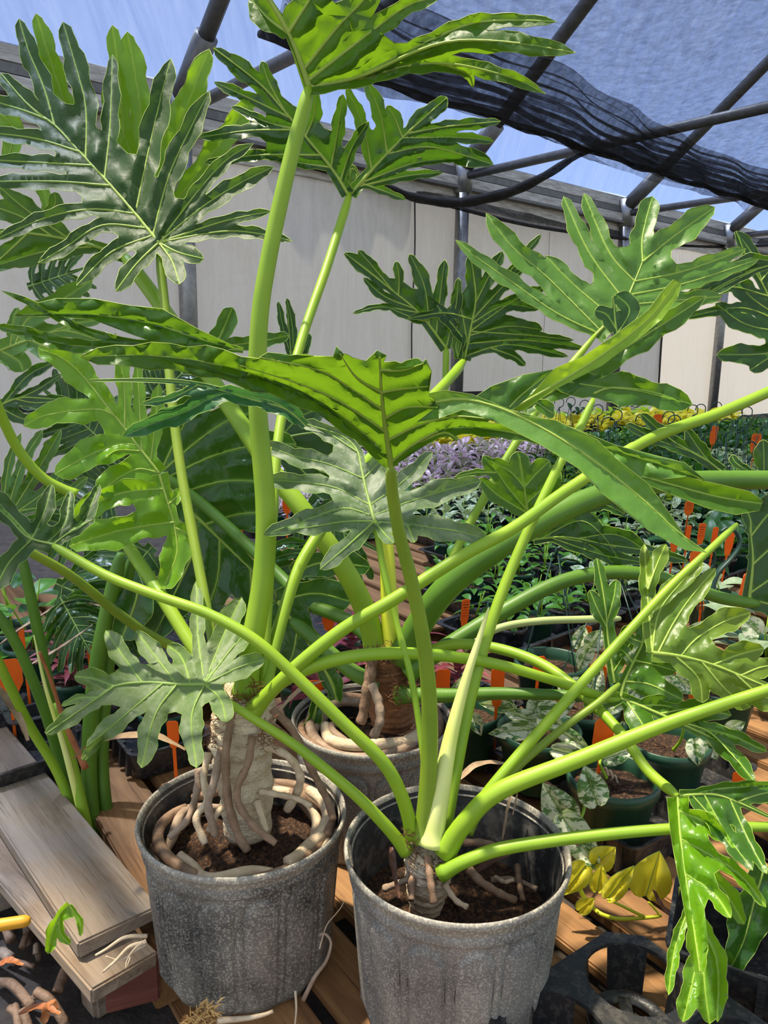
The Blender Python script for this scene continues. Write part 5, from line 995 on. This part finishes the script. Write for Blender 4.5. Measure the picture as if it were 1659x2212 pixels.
for a in ((T0, 1230, 1785, 1172, 1690, 40, 1.24), (T0, 1290, 1738, 1262, 1652, 34, 1.22), (T0, 1305, 1640, 1378, 1612, 22, 1.3), (T0, 1215, 1765, 1300, 1888, 36, 1.16), (T1, 1500, 1598, 1508, 1655, 22, 1.38), (T1, 1525, 1600, 1550, 1640, 24, 1.42),
          (T2, 1150, 1575, 1055, 1585, 22, 1.45), (T2, 1160, 1560, 1085, 1535, 20, 1.48), (T2, 1165, 1550, 1220, 1570, 22, 1.44), (T2, 1150, 1540, 1180, 1490, 22, 1.48), (T2, 1165, 1530, 1225, 1530, 20, 1.46), (T2, 1210, 1580, 1275, 1620, 18, 1.42), (T2, 1185, 1545, 1245, 1510, 20, 1.5), (T2, 1195, 1620, 1280, 1640, 20, 1.38),
          (T3, 1105, 1530, 1035, 1520, 14, 1.55), (T3, 1110, 1535, 1060, 1495, 14, 1.57), (T3, 1020, 1545, 1040, 1590, 16, 1.5), (T3, 985, 1510, 1000, 1460, 16, 1.6), (near[4][0], 1270, 1500, 1300, 1440, 28, 1.6), (near[4][0], 1280, 1520, 1350, 1530, 26, 1.55), (near[4][0], 1255, 1470, 1225, 1510, 20, 1.58), (near[4][0], 1235, 1510, 1205, 1480, 20, 1.62), (near[6][0], 1390, 1470, 1350, 1530, 24, 1.6), (near[6][0], 1420, 1470, 1470, 1440, 26, 1.62), (near[6][0], 1460, 1460, 1500, 1500, 24, 1.58), (near[6][0], 1350, 1560, 1370, 1610, 20, 1.5),
          (T5, 1250, 1400, 1262, 1350, 20, 1.78), (T5, 1275, 1400, 1300, 1360, 22, 1.75), (T5, 1270, 1400, 1250, 1450, 20, 1.72), (near[7][0], 1560, 1470, 1600, 1520, 26, 1.6), (near[7][0], 1570, 1580, 1610, 1560, 18, 1.5), (near[8][0], 1490, 1385, 1530, 1340, 22, 1.8), (near[9][0], 1640, 1370, 1600, 1330, 26, 1.8)):
    hleaf(a[0], M['marble'], *a[1:])
petiole(T0, 'stem', 4, 3.5, (1300, 1690, 1.3), (1270, 1720, 1.24), (1258, 1760, 1.22), (1240, 1790, 1.2), (1225, 1775, 1.18), name='vine')
petiole(T0, 'stem', 3.5, 3, (1310, 1680, 1.3), (1296, 1650, 1.28), (1300, 1640, 1.3), name='vine')
petiole(T1, 'stem', 4, 3, (1455, 1620, 1.42), (1470, 1600, 1.4), (1478, 1570, 1.38), name='vine')
for k, (px, py) in enumerate(((1310, 1675), (1320, 1685), (1300, 1668))): root(T0, 'root_pale', 2.5, 2, (px, py, 1.33), (px + 8, py - 10, 1.32), (px + 14, py + 6, 1.32), name='rootlet')
# hangers above the near pots
for t, P, r, h, top, nw in ((near[5][0], near[5][1], 0.083, 0.12, PX(1200, 1195, 1.86), 4), (near[4][0], near[4][1], 0.073, 0.11, PX(1300, 1300, 1.66), 3), (near[8][0], near[8][1], 0.068, 0.1, PX(1510, 1250, 1.8), 3), (near[6][0], near[6][1], 0.073, 0.11, PX(1340, 1260, 1.7), 3)):
    hanger(t, P, r, top, 0.034, nw, 0.0017)
# back trays, row on row, along the greenhouse
def keepout(P, m=0.0):
    for c, rr in ((CA, 0.2), (CB, 0.2), (CC, 0.2)):
        if math.hypot(P[0] - c[0], P[1] - c[1]) < rr + m: return True
    return False
KIND = {0: ('varie', 'potted_variegated_plant', 'small pot of cream edged leaves'), 1: ('green', 'potted_seedling', 'small pot of bright green leaves'), 2: ('varie', 'potted_variegated_plant', 'small pot of cream edged leaves'), 3: ('trad', 'potted_tradescantia', 'pot of pink and purple striped leaves'), 4: ('green', 'potted_seedling', 'small pot of bright green leaves'), 5: ('trad', 'potted_tradescantia', 'pot of pink and purple striped leaves'), 6: ('yellow', 'potted_golden_pothos', 'pot of yellow heart-shaped leaves'), 7: ('lime', 'potted_lime_pothos', 'pot of lime heart-shaped leaves'), 8: ('dark', 'potted_foliage_plant', 'pot of dark green foliage')}
WHERE = ['in the first tray row', 'in the second tray row', 'in the third tray row', 'in the fourth tray row', 'in the fifth tray row', 'in the sixth tray row']
ntray = 0; npl = 0
NLS = {'varie': (9, 0.066, 0.085), 'green': (13, 0.048, 0.09), 'trad': (16, 0.085, 0.10), 'yellow': (11, 0.10, 0.13), 'lime': (10, 0.10, 0.12), 'dark': (8, 0.10, 0.12), 'silver': (8, 0.10, 0.1)}
OB = PZ(1150, 1370, 0.0)
AW = math.atan2(WD[1], WD[0])
ZONE = [(850, 'left of central stalk'), (1000, 'beside the central stalk'), (1130, 'behind the pale spear'), (1280, 'under the satin lobe'), (1430, 'left of the olive leaf'), (1560, 'behind the olive leaf'), (9999, 'by the right edge')]
def zone(x): return next(z for m, z in ZONE if x < m)
for row in range(0, 17):
    for colm in range(-5, 14):
        ctr = OB - WN * (0.34 * row) + WD * (0.56 * colm + (0.2 if row % 2 else 0))
        x, y, d = proj(ctr)
        if not (600 < x < 1740 and d > 1.75) or (x < 900 and y > 1180) or (row > 8 and x < 900) or (row > 12 and (row + colm) % 2) or (ctr - onwall(0, 0)) @ WN < 0.5: continue
        kk = [0, 0, 1, 0, 1, 3, 3, 3, 3, 6, 6, 6, 7, 8, 7, 8, 7][row]
        if x > 1180 and row < 9: kk = [0, 0, 1, 4, 2, 8, 1, 8, 4][row]
        if row < 5 and kk in (0, 1, 2, 4): kk = (1, 0, 0, 4, 8)[(row * 3 + colm * 7) % 5]
        kd, nme, lb = KIND[kk]; wh = (WHERE[row] if row < 6 else 'in the middle distance' if row < 9 else 'in the far rows') + ' ' + zone(x)
        tray('black tray of small pots ' + wh, (ctr[0], ctr[1], 0.002), 0.53, 0.29, 0.055, AW, 'trays of small pots behind the philodendrons', ribs=row < 2); ntray += 1
        far = row >= 9
        for a in range(3 if far else 4):
            for b in range(1 if far else 2):
                off = WD * (-0.19 + 0.127 * a if not far else -0.17 + 0.17 * a) + WN * (-0.065 + 0.13 * b if not far else 0.0)
                P = ctr + off; px, py, dd = proj(P + Z3 * 0.08)
                if not (590 < px < 1700) or rnd.random() < 0.08: continue
                n, ls, hp = NLS[kd]
                small_plant(nme, lb + ' ' + (WHERE[row] if row < 6 else 'in the middle distance' if row < 9 else 'in the far rows') + ' ' + zone(px), (P[0], P[1], 0.016), 0.052 if not far else 0.066, 0.075 if not far else 0.095, 'green_pot' if rnd.random() < 0.6 else 'black_plastic', kd, n, ls, hp, lb.replace('pot of', 'pots of', 1), 1.0, 0.7); npl += 1
print('trays', ntray, 'plants', npl)
# hanging baskets with hooks near the far wall
for i, (hx, hy) in enumerate(((1182, 868), (1207, 862), (1232, 860), (1262, 868), (1330, 893), (1312, 915), (1443, 898), (1495, 880), (1512, 878), (1547, 872), (1455, 908), (1520, 922), (1567, 918), (1612, 885), (1605, 908), (1645, 905), (1385, 905), (1590, 890), (1616, 995), (1290, 880))):
    top = PZ(hx, hy + 22, 0.47) if hy < 990 else PZ(hx, hy, 0.42)
    t = small_plant('hanging_basket', 'hooked hanging basket of ' + ['dark', 'lime', 'green'][i % 3] + ' leaves before the far wall ' + zone(hx) if i != 18 else 'green hanging basket whose large hook shows near the right edge', (top[0], top[1], 0.0), 0.075, 0.11, 'green_pot', ['dark', 'lime', 'green'][i % 3], 9, 0.07, 0.09, 'hanging baskets set down before the far wall', 1.0, 0.6)
    t.rotation_euler = (0, 0, 0); hanger(t, (top[0], top[1], 0.11), 0.073, top, 0.034, 3, 0.0022)
# large hook in the middle distance at right
P = PZ(1540, 1290, 0.12); t = small_plant('hanging_basket', 'dark green hanging basket with a big open hook above orange tags', (P[0], P[1], 0.016), 0.08, 0.115, 'green_pot', 'silver', 8, 0.11, 0.1, 'hanging baskets set down before the far wall', 1.0, 0.5)
t.rotation_euler = (0, 0, 0)
hk = catmull([PX(*p) for p in ((1535, 1280, 2.2), (1548, 1240, 2.2), (1580, 1205, 2.2), (1598, 1175, 2.2), (1590, 1150, 2.2), (1570, 1140, 2.2), (1555, 1150, 2.2))], 30)
put('hook', *tube(hk, np.linspace(0.016, 0.008, 30), 8, True, 0.5), M['green_wire'], t)
for dx in (-60, -20, 40): put('wire', *tube([PX(1535 + dx, 1340, 2.2), PX(1535, 1275, 2.2)], 0.002, 5), M['green_wire'], t)
# silvery leaves at the right edge
S1 = small_plant('potted_foliage_plant', 'pot of pale silvery green leaves at the right edge', tuple(PZ(1640, 1420, 0.1) * np.array([1, 1, 0]) + Z3 * 0.016), 0.07, 0.1, 'green_pot', 'silver', 10, 0.13, 0.12, None, 1.0, 0.4)
# orange tags
for px, py, d, w, h, rz, pr, lb in ((1300, 1612, 1.34, 0.036, 0.055, 0.1, 0, 'blank orange tag standing in the nearest green pot'), (955, 1500, 1.50, 0.028, 0.055, 0.15, 0, 'orange tag left of the pale spear beside the back pot'), (1073, 1505, 1.52, 0.026, 0.062, -0.1, 0, 'tall orange tag right of the pale spear'), (1163, 1455, 1.6, 0.026, 0.04, 0.2, 0, 'orange tag behind the hanging green pot'), (1290, 1490, 1.62, 0.034, 0.06, -0.4, 0, 'orange tag under the petiole crossing right of centre'), (1195, 1535, 1.5, 0.036, 0.03, 0.3, 0, 'short orange tag between marbled leaves'),
                                ((1465), 1490, 1.62, 0.03, 0.04, -0.3, 0, 'orange tag below the olive leaf'), (1500, 1500, 1.6, 0.026, 0.05, -0.5, 0, 'orange tag right of another below the olive leaf'), (1003, 1340, 2.0, 0.022, 0.06, 0.3, 1, 'printed orange tag among cream edged leaves'), (1270, 1390, 1.8, 0.016, 0.045, -0.6, 0, 'slim tilted orange tag by a marbled leaf'),
                                (1487, 1105, 3.2, 0.038, 0.045, 0.0, 1, 'printed orange tag on a dark pot in the distance'), (1456, 1180, 2.6, 0.028, 0.055, 0.1, 0, 'orange tag leftmost of the upright row at right'), (1484, 1170, 2.7, 0.018, 0.06, 0.1, 0, 'slim orange tag second of the upright row at right'), (1513, 1165, 2.7, 0.026, 0.06, 0.1, 1, 'printed orange tag third of the upright row at right'), (1541, 1175, 2.6, 0.020, 0.06, 0.1, 0, 'slim orange tag fourth of the upright row at right'), (1573, 1185, 2.5, 0.03, 0.07, 0.2, 0, 'orange tag last of the upright row at right'), (1500, 1215, 2.4, 0.03, 0.05, -0.3, 0, 'tilted orange tag below the upright row'),
                                (1513, 1318, 2.1, 0.018, 0.026, -0.4, 1, 'small printed orange tag above the olive leaf'), (1600, 1285, 2.0, 0.03, 0.06, 0.8, 0, 'tilted orange tag beside the dark right edge leaf'), (1540, 950, 5.5, 0.06, 0.1, 0.2, 0, 'distant orange tag below the hooks'), (1630, 968, 5.2, 0.07, 0.1, 0.1, 1, 'distant orange tag near the right edge'), (1420, 915, 6.5, 0.08, 0.08, 0.0, 0, 'distant orange tags on yellow plants near the far wall'),
                                (20, 1480, 1.6, 0.055, 0.06, 0.3, 0, 'large bent orange tag at the left edge'), (50, 1400, 1.7, 0.012, 0.05, 0.2, 0, 'slim orange tag between the left stalks'), (208, 1330, 1.8, 0.016, 0.02, 0.2, 0, 'small orange tag in the shade left of the stalks'), (710, 1345, 1.75, 0.03, 0.055, 0.1, 0, 'orange tag standing in red plants behind the back pot'), (620, 1100, 2.5, 0.03, 0.04, 0.2, 0, 'orange tag seen between stalks left of the dusty leaf'), (520, 1040, 2.6, 0.05, 0.02, 0.2, 0, 'orange tag seen through a hole in the glossy leaf'), (680, 1500, 1.45, 0.03, 0.03, 0.2, 0, 'orange tag by the back pot rim'), (195, 1430, 1.7, 0.01, 0.06, 0.25, 0, 'narrow orange tag behind the dusty low leaf'), (375, 1600, 1.35, 0.02, 0.04, 0.1, 0, 'orange tag under the dusty low leaf'), (1600, 1700, 1.35, 0.03, 0.03, -0.4, 0, 'orange tag corner at the right edge boards')):
    plant_tag(lb, PX(px, py, d), w, h, rz, 0.12, 0.0, pr)
# red striped star plants in the shade
for px, py, d, sz, lb in ((700, 1440, 1.62, 0.12, 'red striped star plant behind the back pot'), (650, 1400, 1.75, 0.12, 'red striped star plant left of the back pot stalks'), (880, 1330, 1.9, 0.11, 'red striped star plant right of the yellow sheath'), (990, 1390, 1.75, 0.10, 'red star plant beside the pale spear'), (150, 1400, 1.75, 0.10, 'red striped star plant behind the left stalks'), (140, 1340, 1.85, 0.11, 'dark red star plant in the shade at left'), (350, 1430, 1.6, 0.10, 'red striped star plant behind the dusty low leaf'), (760, 1330, 1.95, 0.12, 'red star plant behind the thick stalks')):
    P = PX(px, py, d); t = thing('potted_star_plant', lb, 'potted plant', (P[0], P[1], 0.016 if d > 1.5 else 0.016), rnd.uniform(0, 6), 'red striped star plants')
    pm, sm = pot_mesh(0.055, 0.08, 'green_pot'); putl('pot', pm, t); putl('soil', sm, t)
    for k in range(15): putl('leaf', LM['red'], t, (0, 0, 0.075 + 0.004 * k), (rnd.uniform(-.2, .2), 0.15 - 0.75 * k / 15, k * 2.4), (sz * rnd.uniform(0.8, 1.2),) * 3)
for px, py, d, kd, lb in ((60, 1290, 1.9, 'green', 'leafy green and red potted plant at the left edge'), (20, 1250, 2.0, 'dark', 'potted foliage plant in a dark pot at the left edge'), (190, 1330, 1.9, 'dark', 'dark potted foliage plant between the left stalks')):
    P = PX(px, py, d); small_plant('potted_foliage_plant', lb, (P[0], P[1], 0.016), 0.07, 0.1, 'green_pot', kd, 12, 0.08, 0.2, None, 1.2, 0.3)
P = PZ(50, 1590, 0.06); tray('empty black tray at the left edge above the grey boards', (P[0], P[1], 0.004), 0.26, 0.20, 0.06, RZ + 0.1)
P = PZ(330, 1600, 0.02); tray('black tray behind the left pot', (P[0], P[1], 0.004), 0.24, 0.16, 0.06, RZ)
P = PZ(120, 1480, 0.02); tray('black tray in shade behind the left stalks', (P[0], P[1], 0.004), 0.5, 0.28, 0.06, RZ)
P = PZ(380, 1430, 0.02); tray('black tray in shade behind the left plant trunk', (P[0], P[1], 0.004), 0.5, 0.28, 0.06, RZ)
P = PZ(660, 1370, 0.02); tray('black tray of red plants behind the back pot', (P[0], P[1], 0.004), 0.5, 0.28, 0.06, RZ)
# withered straps and dry leaves
def strap(name, label, cat, mat, w, *pts, twist=0.0, group=None):
    c = catmull(pts, 26); Pt = np.array([PX(*p) for p in c]); T = np.gradient(Pt, axis=0); V = []; Fc = []
    for i, p in enumerate(Pt):
        t = T[i] / np.linalg.norm(T[i]); n = np.cross(t, Z3 + 0.4 * RGT * math.sin(twist + i * 0.12)); n /= np.linalg.norm(n); b = np.cross(n, t)
        ww = w * c[i][2] / F * (1 - 0.7 * (i / 25) ** 2) * (0.4 + 0.6 * min(1, i / 5))
        for k in (-1, -0.4, 0.4, 1): V.append(p + n * ww * k + b * ww * 0.5 * (abs(k) - 0.5) + b * 0.0006 * math.sin(i * 1.1 + k))
    for i in range(25):
        for k in range(3): Fc.append((i * 4 + k, i * 4 + k + 1, i * 4 + k + 5, i * 4 + k + 4))
    o = put(name, V, Fc, M[mat]); return tag(o, label, cat, group)
GD = 'withered leaves lying among the pots'
for a in (('dry', 13, 'long tan dry leaf arching left of the pot rim', (400, 1620, 1.12), (330, 1590, 1.1), (240, 1595, 1.08), (190, 1610, 1.08), (160, 1640, 1.1)), ('dry', 12, 'tan dry leaf lying across the left stalks', (-10, 1400, 1.6), (60, 1350, 1.6), (150, 1300, 1.6), (220, 1310, 1.6)), ('dry', 10, 'tan dry leaf behind the dusty low leaf', (60, 1440, 1.55), (130, 1400, 1.55), (200, 1350, 1.55)), ('dry', 12, 'curled ringed dry leaf at the left edge above the tray', (-10, 1480, 1.35), (20, 1520, 1.35), (45, 1560, 1.33), (60, 1600, 1.32)), ('dry', 10, 'crumpled dry leaf beside the back pot rim', (600, 1540, 1.38), (650, 1490, 1.38), (700, 1470, 1.4)),
          ('dry_dark', 12, 'dark brown dry leaf curled inside the right pot', (1010, 1895, 1.0), (1080, 1850, 1.0), (1150, 1815, 1.02), (1215, 1810, 1.03), (1250, 1830, 1.03)), ('dry_dark', 9, 'dark dry strip against the left inside of the right pot', (845, 1830, 0.96), (850, 1880, 0.94), (862, 1940, 0.92)), ('dry', 8, 'tan dry stalk arching over the right pot rim', (985, 1690, 1.15), (1030, 1652, 1.18), (1090, 1650, 1.2), (1140, 1670, 1.2)), ('dry_dark', 9, 'dark tip of a dry leaf hanging above the right pot', (1140, 1668, 1.2), (1170, 1685, 1.2), (1200, 1700, 1.2)), ('dry', 4, 'thin dry stalk bent inside the right pot', (1085, 1815, 1.04), (1095, 1750, 1.04), (1105, 1715, 1.05), (1116, 1712, 1.05), (1108, 1760, 1.05)), ('dry_dark', 16, 'dark curled dead leaf beside the yellow leaves', (1410, 1925, 1.1), (1430, 1960, 1.1), (1460, 1990, 1.1), (1480, 2020, 1.08)), ('dry_orange', 12, 'orange brown dead leaf on the soil at lower left', (40, 2190, 1.05), (90, 2175, 1.04), (130, 2190, 1.03)), ('dry_orange', 10, 'curled orange leaf sheath on the soil at lower left', (95, 2212, 1.0), (100, 2180, 1.0), (115, 2165, 1.0), (125, 2180, 1.0)), ('dry_orange', 11, 'orange dry scrap on the soil at the left edge', (-10, 2090, 1.02), (20, 2075, 1.02), (50, 2085, 1.02))):
    strap('dry_leaf', a[2], 'dry leaf', a[0], a[1], *a[3:], group=GD)
# yellowing pothos vine on the boards
PY = thing('pothos_vine', 'yellow pothos vine with large yellowed leaves lying on the brown boards', 'plant', PZ(1330, 1960, 0.0))
petiole(PY, 'sheath', 5, 4, (1275, 1955, 1.14), (1300, 1975, 1.12), (1340, 1985, 1.12), (1400, 1982, 1.12), (1430, 1978, 1.12), name='vine')
petiole(PY, 'sheath', 4, 3, (1390, 1980, 1.12), (1350, 1960, 1.12), (1312, 1942, 1.11), name='vine'); petiole(PY, 'sheath', 6, 5, (1265, 1945, 1.13), (1255, 1925, 1.13), (1248, 1905, 1.13), name='vine'); petiole(PY, 'sheath', 3, 3, (1425, 1977, 1.12), (1412, 1960, 1.12), (1400, 1948, 1.12), name='vine'); petiole(PY, 'sheath', 6, 5, (1460, 1950, 1.1), (1462, 1930, 1.1), (1466, 1915, 1.1), name='vine')
for a in ((1395, 1935, 1425, 1838, 48, 1.14), (1312, 1940, 1370, 1870, 24, 1.12), (1265, 1870, 1212, 1935, 30, 1.13), (1285, 1868, 1330, 1830, 30, 1.16), (1290, 1925, 1300, 1868, 20, 1.14), (1250, 1968, 1285, 1940, 18, 1.12)): hleaf(PY, M['yellow'], *a)
# small green sprout hanging over the grey board
SP = thing('leaf_sprout', 'small bright green lobed sprout hanging over the lower grey board', 'plant', PX(150, 1960, 0.99))
make_leaf(SP, M['leaf_bright'], 0.98, [(150, 1955), (130, 1975), (112, 2020), (105, 2058)], [(13, 0, 130, 1975, 115, 2010, 104, 2060), (10, 0, 132, 1978, 130, 2015, 152, 2040), (7, 0, 152, 1960, 172, 1990, 174, 2022)], wc=9, vw=1.2, step=8)
# black cell carrier at lower right
CT0 = PZ(1368, 2120, 0.075)
ct = thing('pot_carrier', 'empty black plastic pot carrier with round cut-out cells at lower right', 'tray', (CT0[0], CT0[1], 0.0), TH)
def carrier(nu, nv, c0):
    p = 0.140; r = 0.058; x0, x1 = -p / 2 - p * c0[0], -p / 2 - p * c0[0] + p * nu; y0, y1 = -p / 2 - p * c0[1], -p / 2 - p * c0[1] + p * nv
    ch = 0.035
    outer = [(x0 + ch, y0), (x1 - ch, y0), (x1, y0 + ch), (x1, y1 - ch), (x1 - ch, y1), (x0 + ch, y1), (x0, y1 - ch), (x0, y0 + ch)]
    holes = []
    for i in range(nu):
        for j in range(nv):
            cx, cy = (i - c0[0]) * p, (j - c0[1]) * p
            holes.append([(cx + r * math.cos(a), cy + r * math.sin(a)) for a in np.linspace(0, 2 * math.pi, 40, endpoint=False)])
    for i in range(nu - 1):
        for j in range(nv - 1):
            cx, cy = (i - c0[0] + 0.5) * p, (j - c0[1] + 0.5) * p; holes.append([(cx + 0.026 * math.cos(a) * (1 if k % 2 else 0.45), cy + 0.026 * math.sin(a) * (1 if k % 2 else 0.45)) for k, a in enumerate(np.linspace(math.pi / 4, 2.25 * math.pi, 8, endpoint=False) + math.pi / 4)])
    V2 = [Vector(v) for v in outer]; E = [(i, (i + 1) % 8) for i in range(8)]
    for hl in holes:
        o = len(V2); V2 += [Vector((float(a), float(b))) for a, b in hl]; E += [(o + i, o + (i + 1) % len(hl)) for i in range(len(hl))]
    vc, ec, fc, _, _, _ = delaunay_2d_cdt(V2, E, [], 1, 1e-6, False)
    def inh(x, y, pl_):
        c = False
        for (a, b), (d, e) in zip(pl_, pl_[1:] + pl_[:1]):
            if (b > y) != (e > y) and x < (d - a) * (y - b) / (e - b) + a: c = not c
        return c
    T = [f for f in fc if not any(inh(sum(vc[i][0] for i in f) / 3, sum(vc[i][1] for i in f) / 3, hl) for hl in holes)]
    bm = bmesh.new(); vs_ = [bm.verts.new((v[0], v[1], 0.0)) for v in vc]
    for f in T: bm.faces.new([vs_[i] for i in f])
    for v in list(bm.verts):
        if not v.link_faces: bm.verts.remove(v)
    ex = bmesh.ops.extrude_face_region(bm, geom=bm.faces[:]); bmesh.ops.translate(bm, verts=[e for e in ex['geom'] if isinstance(e, bmesh.types.BMVert)], vec=(0, 0, 0.006))
    bmesh.ops.recalc_face_normals(bm, faces=bm.faces); me = bpy.data.meshes.new('top_frame'); bm.to_mesh(me); bm.free(); me.materials.append(M['black_plastic'])
    return me, p, r
me, p_, r_ = carrier(3, 2, (0, 1)); putl('top_frame', me, ct, (0, 0, 0.075))
V, Fc = [], []
for i in range(9):
    t_ = i / 8; rr = r_ * (1.0 - 0.12 * t_); 
    for k in range(9): a = math.radians(-26 + 52 * k / 8); V.append((rr * math.cos(a), rr * math.sin(a), 0.078 - 0.062 * t_))
for i in range(8):
    for k in range(8): Fc.append((i * 9 + k, i * 9 + k + 1, (i + 1) * 9 + k + 1, (i + 1) * 9 + k))
tabm = mesh_of('cell_tab', V, Fc, M['black_plastic'])
V, Fc = lathe([(r_ * 0.90, 0.014), (r_ * 0.90, 0.008), (r_ * 0.62, 0.006), (r_ * 0.62, 0.011), (r_ * 0.90, 0.014)], 32); ringm = mesh_of('cell_ring', V, Fc, M['black_plastic'])
spkm = box_mesh('cell_spoke', r_ * 1.5, 0.016, 0.004, M['black_plastic'], 0.001)
for i in range(3):
    for j in range(2):
        c = (i * p_, (j - 1) * p_)
        for k in range(4): putl('cell_tab', tabm, ct, (c[0], c[1], 0), (0, 0, math.radians(45 + 90 * k)))
        putl('cell_ring', ringm, ct, (c[0], c[1], 0)); putl('cell_spoke', spkm, ct, (c[0], c[1], 0.01), (0, 0, 0.8)); putl('cell_spoke', spkm, ct, (c[0], c[1], 0.0105), (0, 0, 0.8 + math.pi / 2))
P = PZ(1640, 2080, 0.05); tray('black tray corner at the lower right edge', (P[0], P[1], 0.004), 0.22, 0.16, 0.09, TH + 0.5)
# ------------------------------------------------------------------ loose roots under and beside the left pot
def rootlet(label, mat, r, *pts, group='loose pale roots around the left pot'):
    c = catmull([PX(*p) for p in pts], 22); o = put('loose_root', *tube(c, np.linspace(r, r * 0.5, 22), 6), M[mat]); return tag(o, label, 'root', group)
for k, (mat, r, pts) in enumerate((('root_pale', .0028, ((318, 2022, .93), (270, 2025, .92), (230, 2050, .91), (206, 2064, .905))), ('root_pale', .0026, ((316, 2035, .92), (280, 2045, .91), (250, 2075, .90), (222, 2100, .895))), ('root_pale', .0014, ((315, 2030, .92), (290, 2050, .91), (274, 2075, .905), (272, 2092, .9))), ('root_pale', .0012, ((316, 2040, .92), (285, 2060, .91), (280, 2072, .905), (275, 2086, .9))), ('root_pale', .0016, ((315, 2032, .92), (265, 2072, .905), (228, 2066, .9))), ('root_grey', .0030, ((655, 2160, .96), (680, 2110, .96), (705, 2075, .97), (715, 2035, .98), (700, 2016, .98), (690, 2022, .98))), ('root_pale', .0012, ((690, 2050, .99), (705, 2000, 1.0), (725, 1975, 1.0), (738, 1958, 1.0), (742, 1948, 1.0))), ('root_pale', .0017, ((638, 2140, .95), (640, 2180, .94), (636, 2225, .93))), ('root_pale', .004, ((470, 2205, .9), (530, 2200, .9), (570, 2192, .9), (590, 2184, .9))))):
    rootlet(['thick pale root reaching left from the left pot base', 'second pale root bending down left of the left pot base', 'thin pale root curling below the left pot side', 'finest pale root curling below the left pot side', 'short forked pale root end left of the pot', 'brown looped root on the right of the left pot', 'thin white root curling up between the two front pots', 'straight thin root hanging below the left pot', 'pale cut root lying in front of the left pot'][k], mat, r, *pts)
fb = thing('root_tuft', 'tuft of tan root fibres sticking out under the left pot', 'roots', PX(445, 2195, 0.9))
fibres(fb, [PX(x, y, 0.905) for x, y in ((430, 2200), (445, 2188), (452, 2185), (440, 2210), (420, 2215))], 130, 0.012, 0.009, 'fibres', 'tan_fibre', 0.0011)
rs = random.Random(4)
for k in range(13):
    x0, y0 = rs.uniform(-10, 130), rs.uniform(2010, 2190); x1, y1 = x0 + rs.uniform(-90, 90), y0 + rs.uniform(-60, 90)
    a, b = PZ(x0, y0, -0.10 - 0.03 * rs.random()), PZ(min(max(x1, -20), 170), y1, -0.138); m = (a + b) / 2 + Z3 * rs.uniform(0, 0.02)
    o = put('loose_root', *tube(catmull([a, m, b], 14), [rs.uniform(0.004, 0.009)] * 14, 7), M[['root_brown', 'root_grey', 'root_brown'][k % 3]]); tag(o, 'brown root lying on the dark soil below the grey boards at lower left', 'root', 'brown roots on the soil at lower left')
os_ = thing('fallen_stalk', 'thick orange-yellow stalk lying at the left edge below the boards', 'stalk', PX(0, 2000, 0.98))
petiole(os_, 'orange_stalk', 15, 14, (-60, 2008, 1.04), (0, 1998, 1.04), (66, 1988, 1.05), name='stalk')
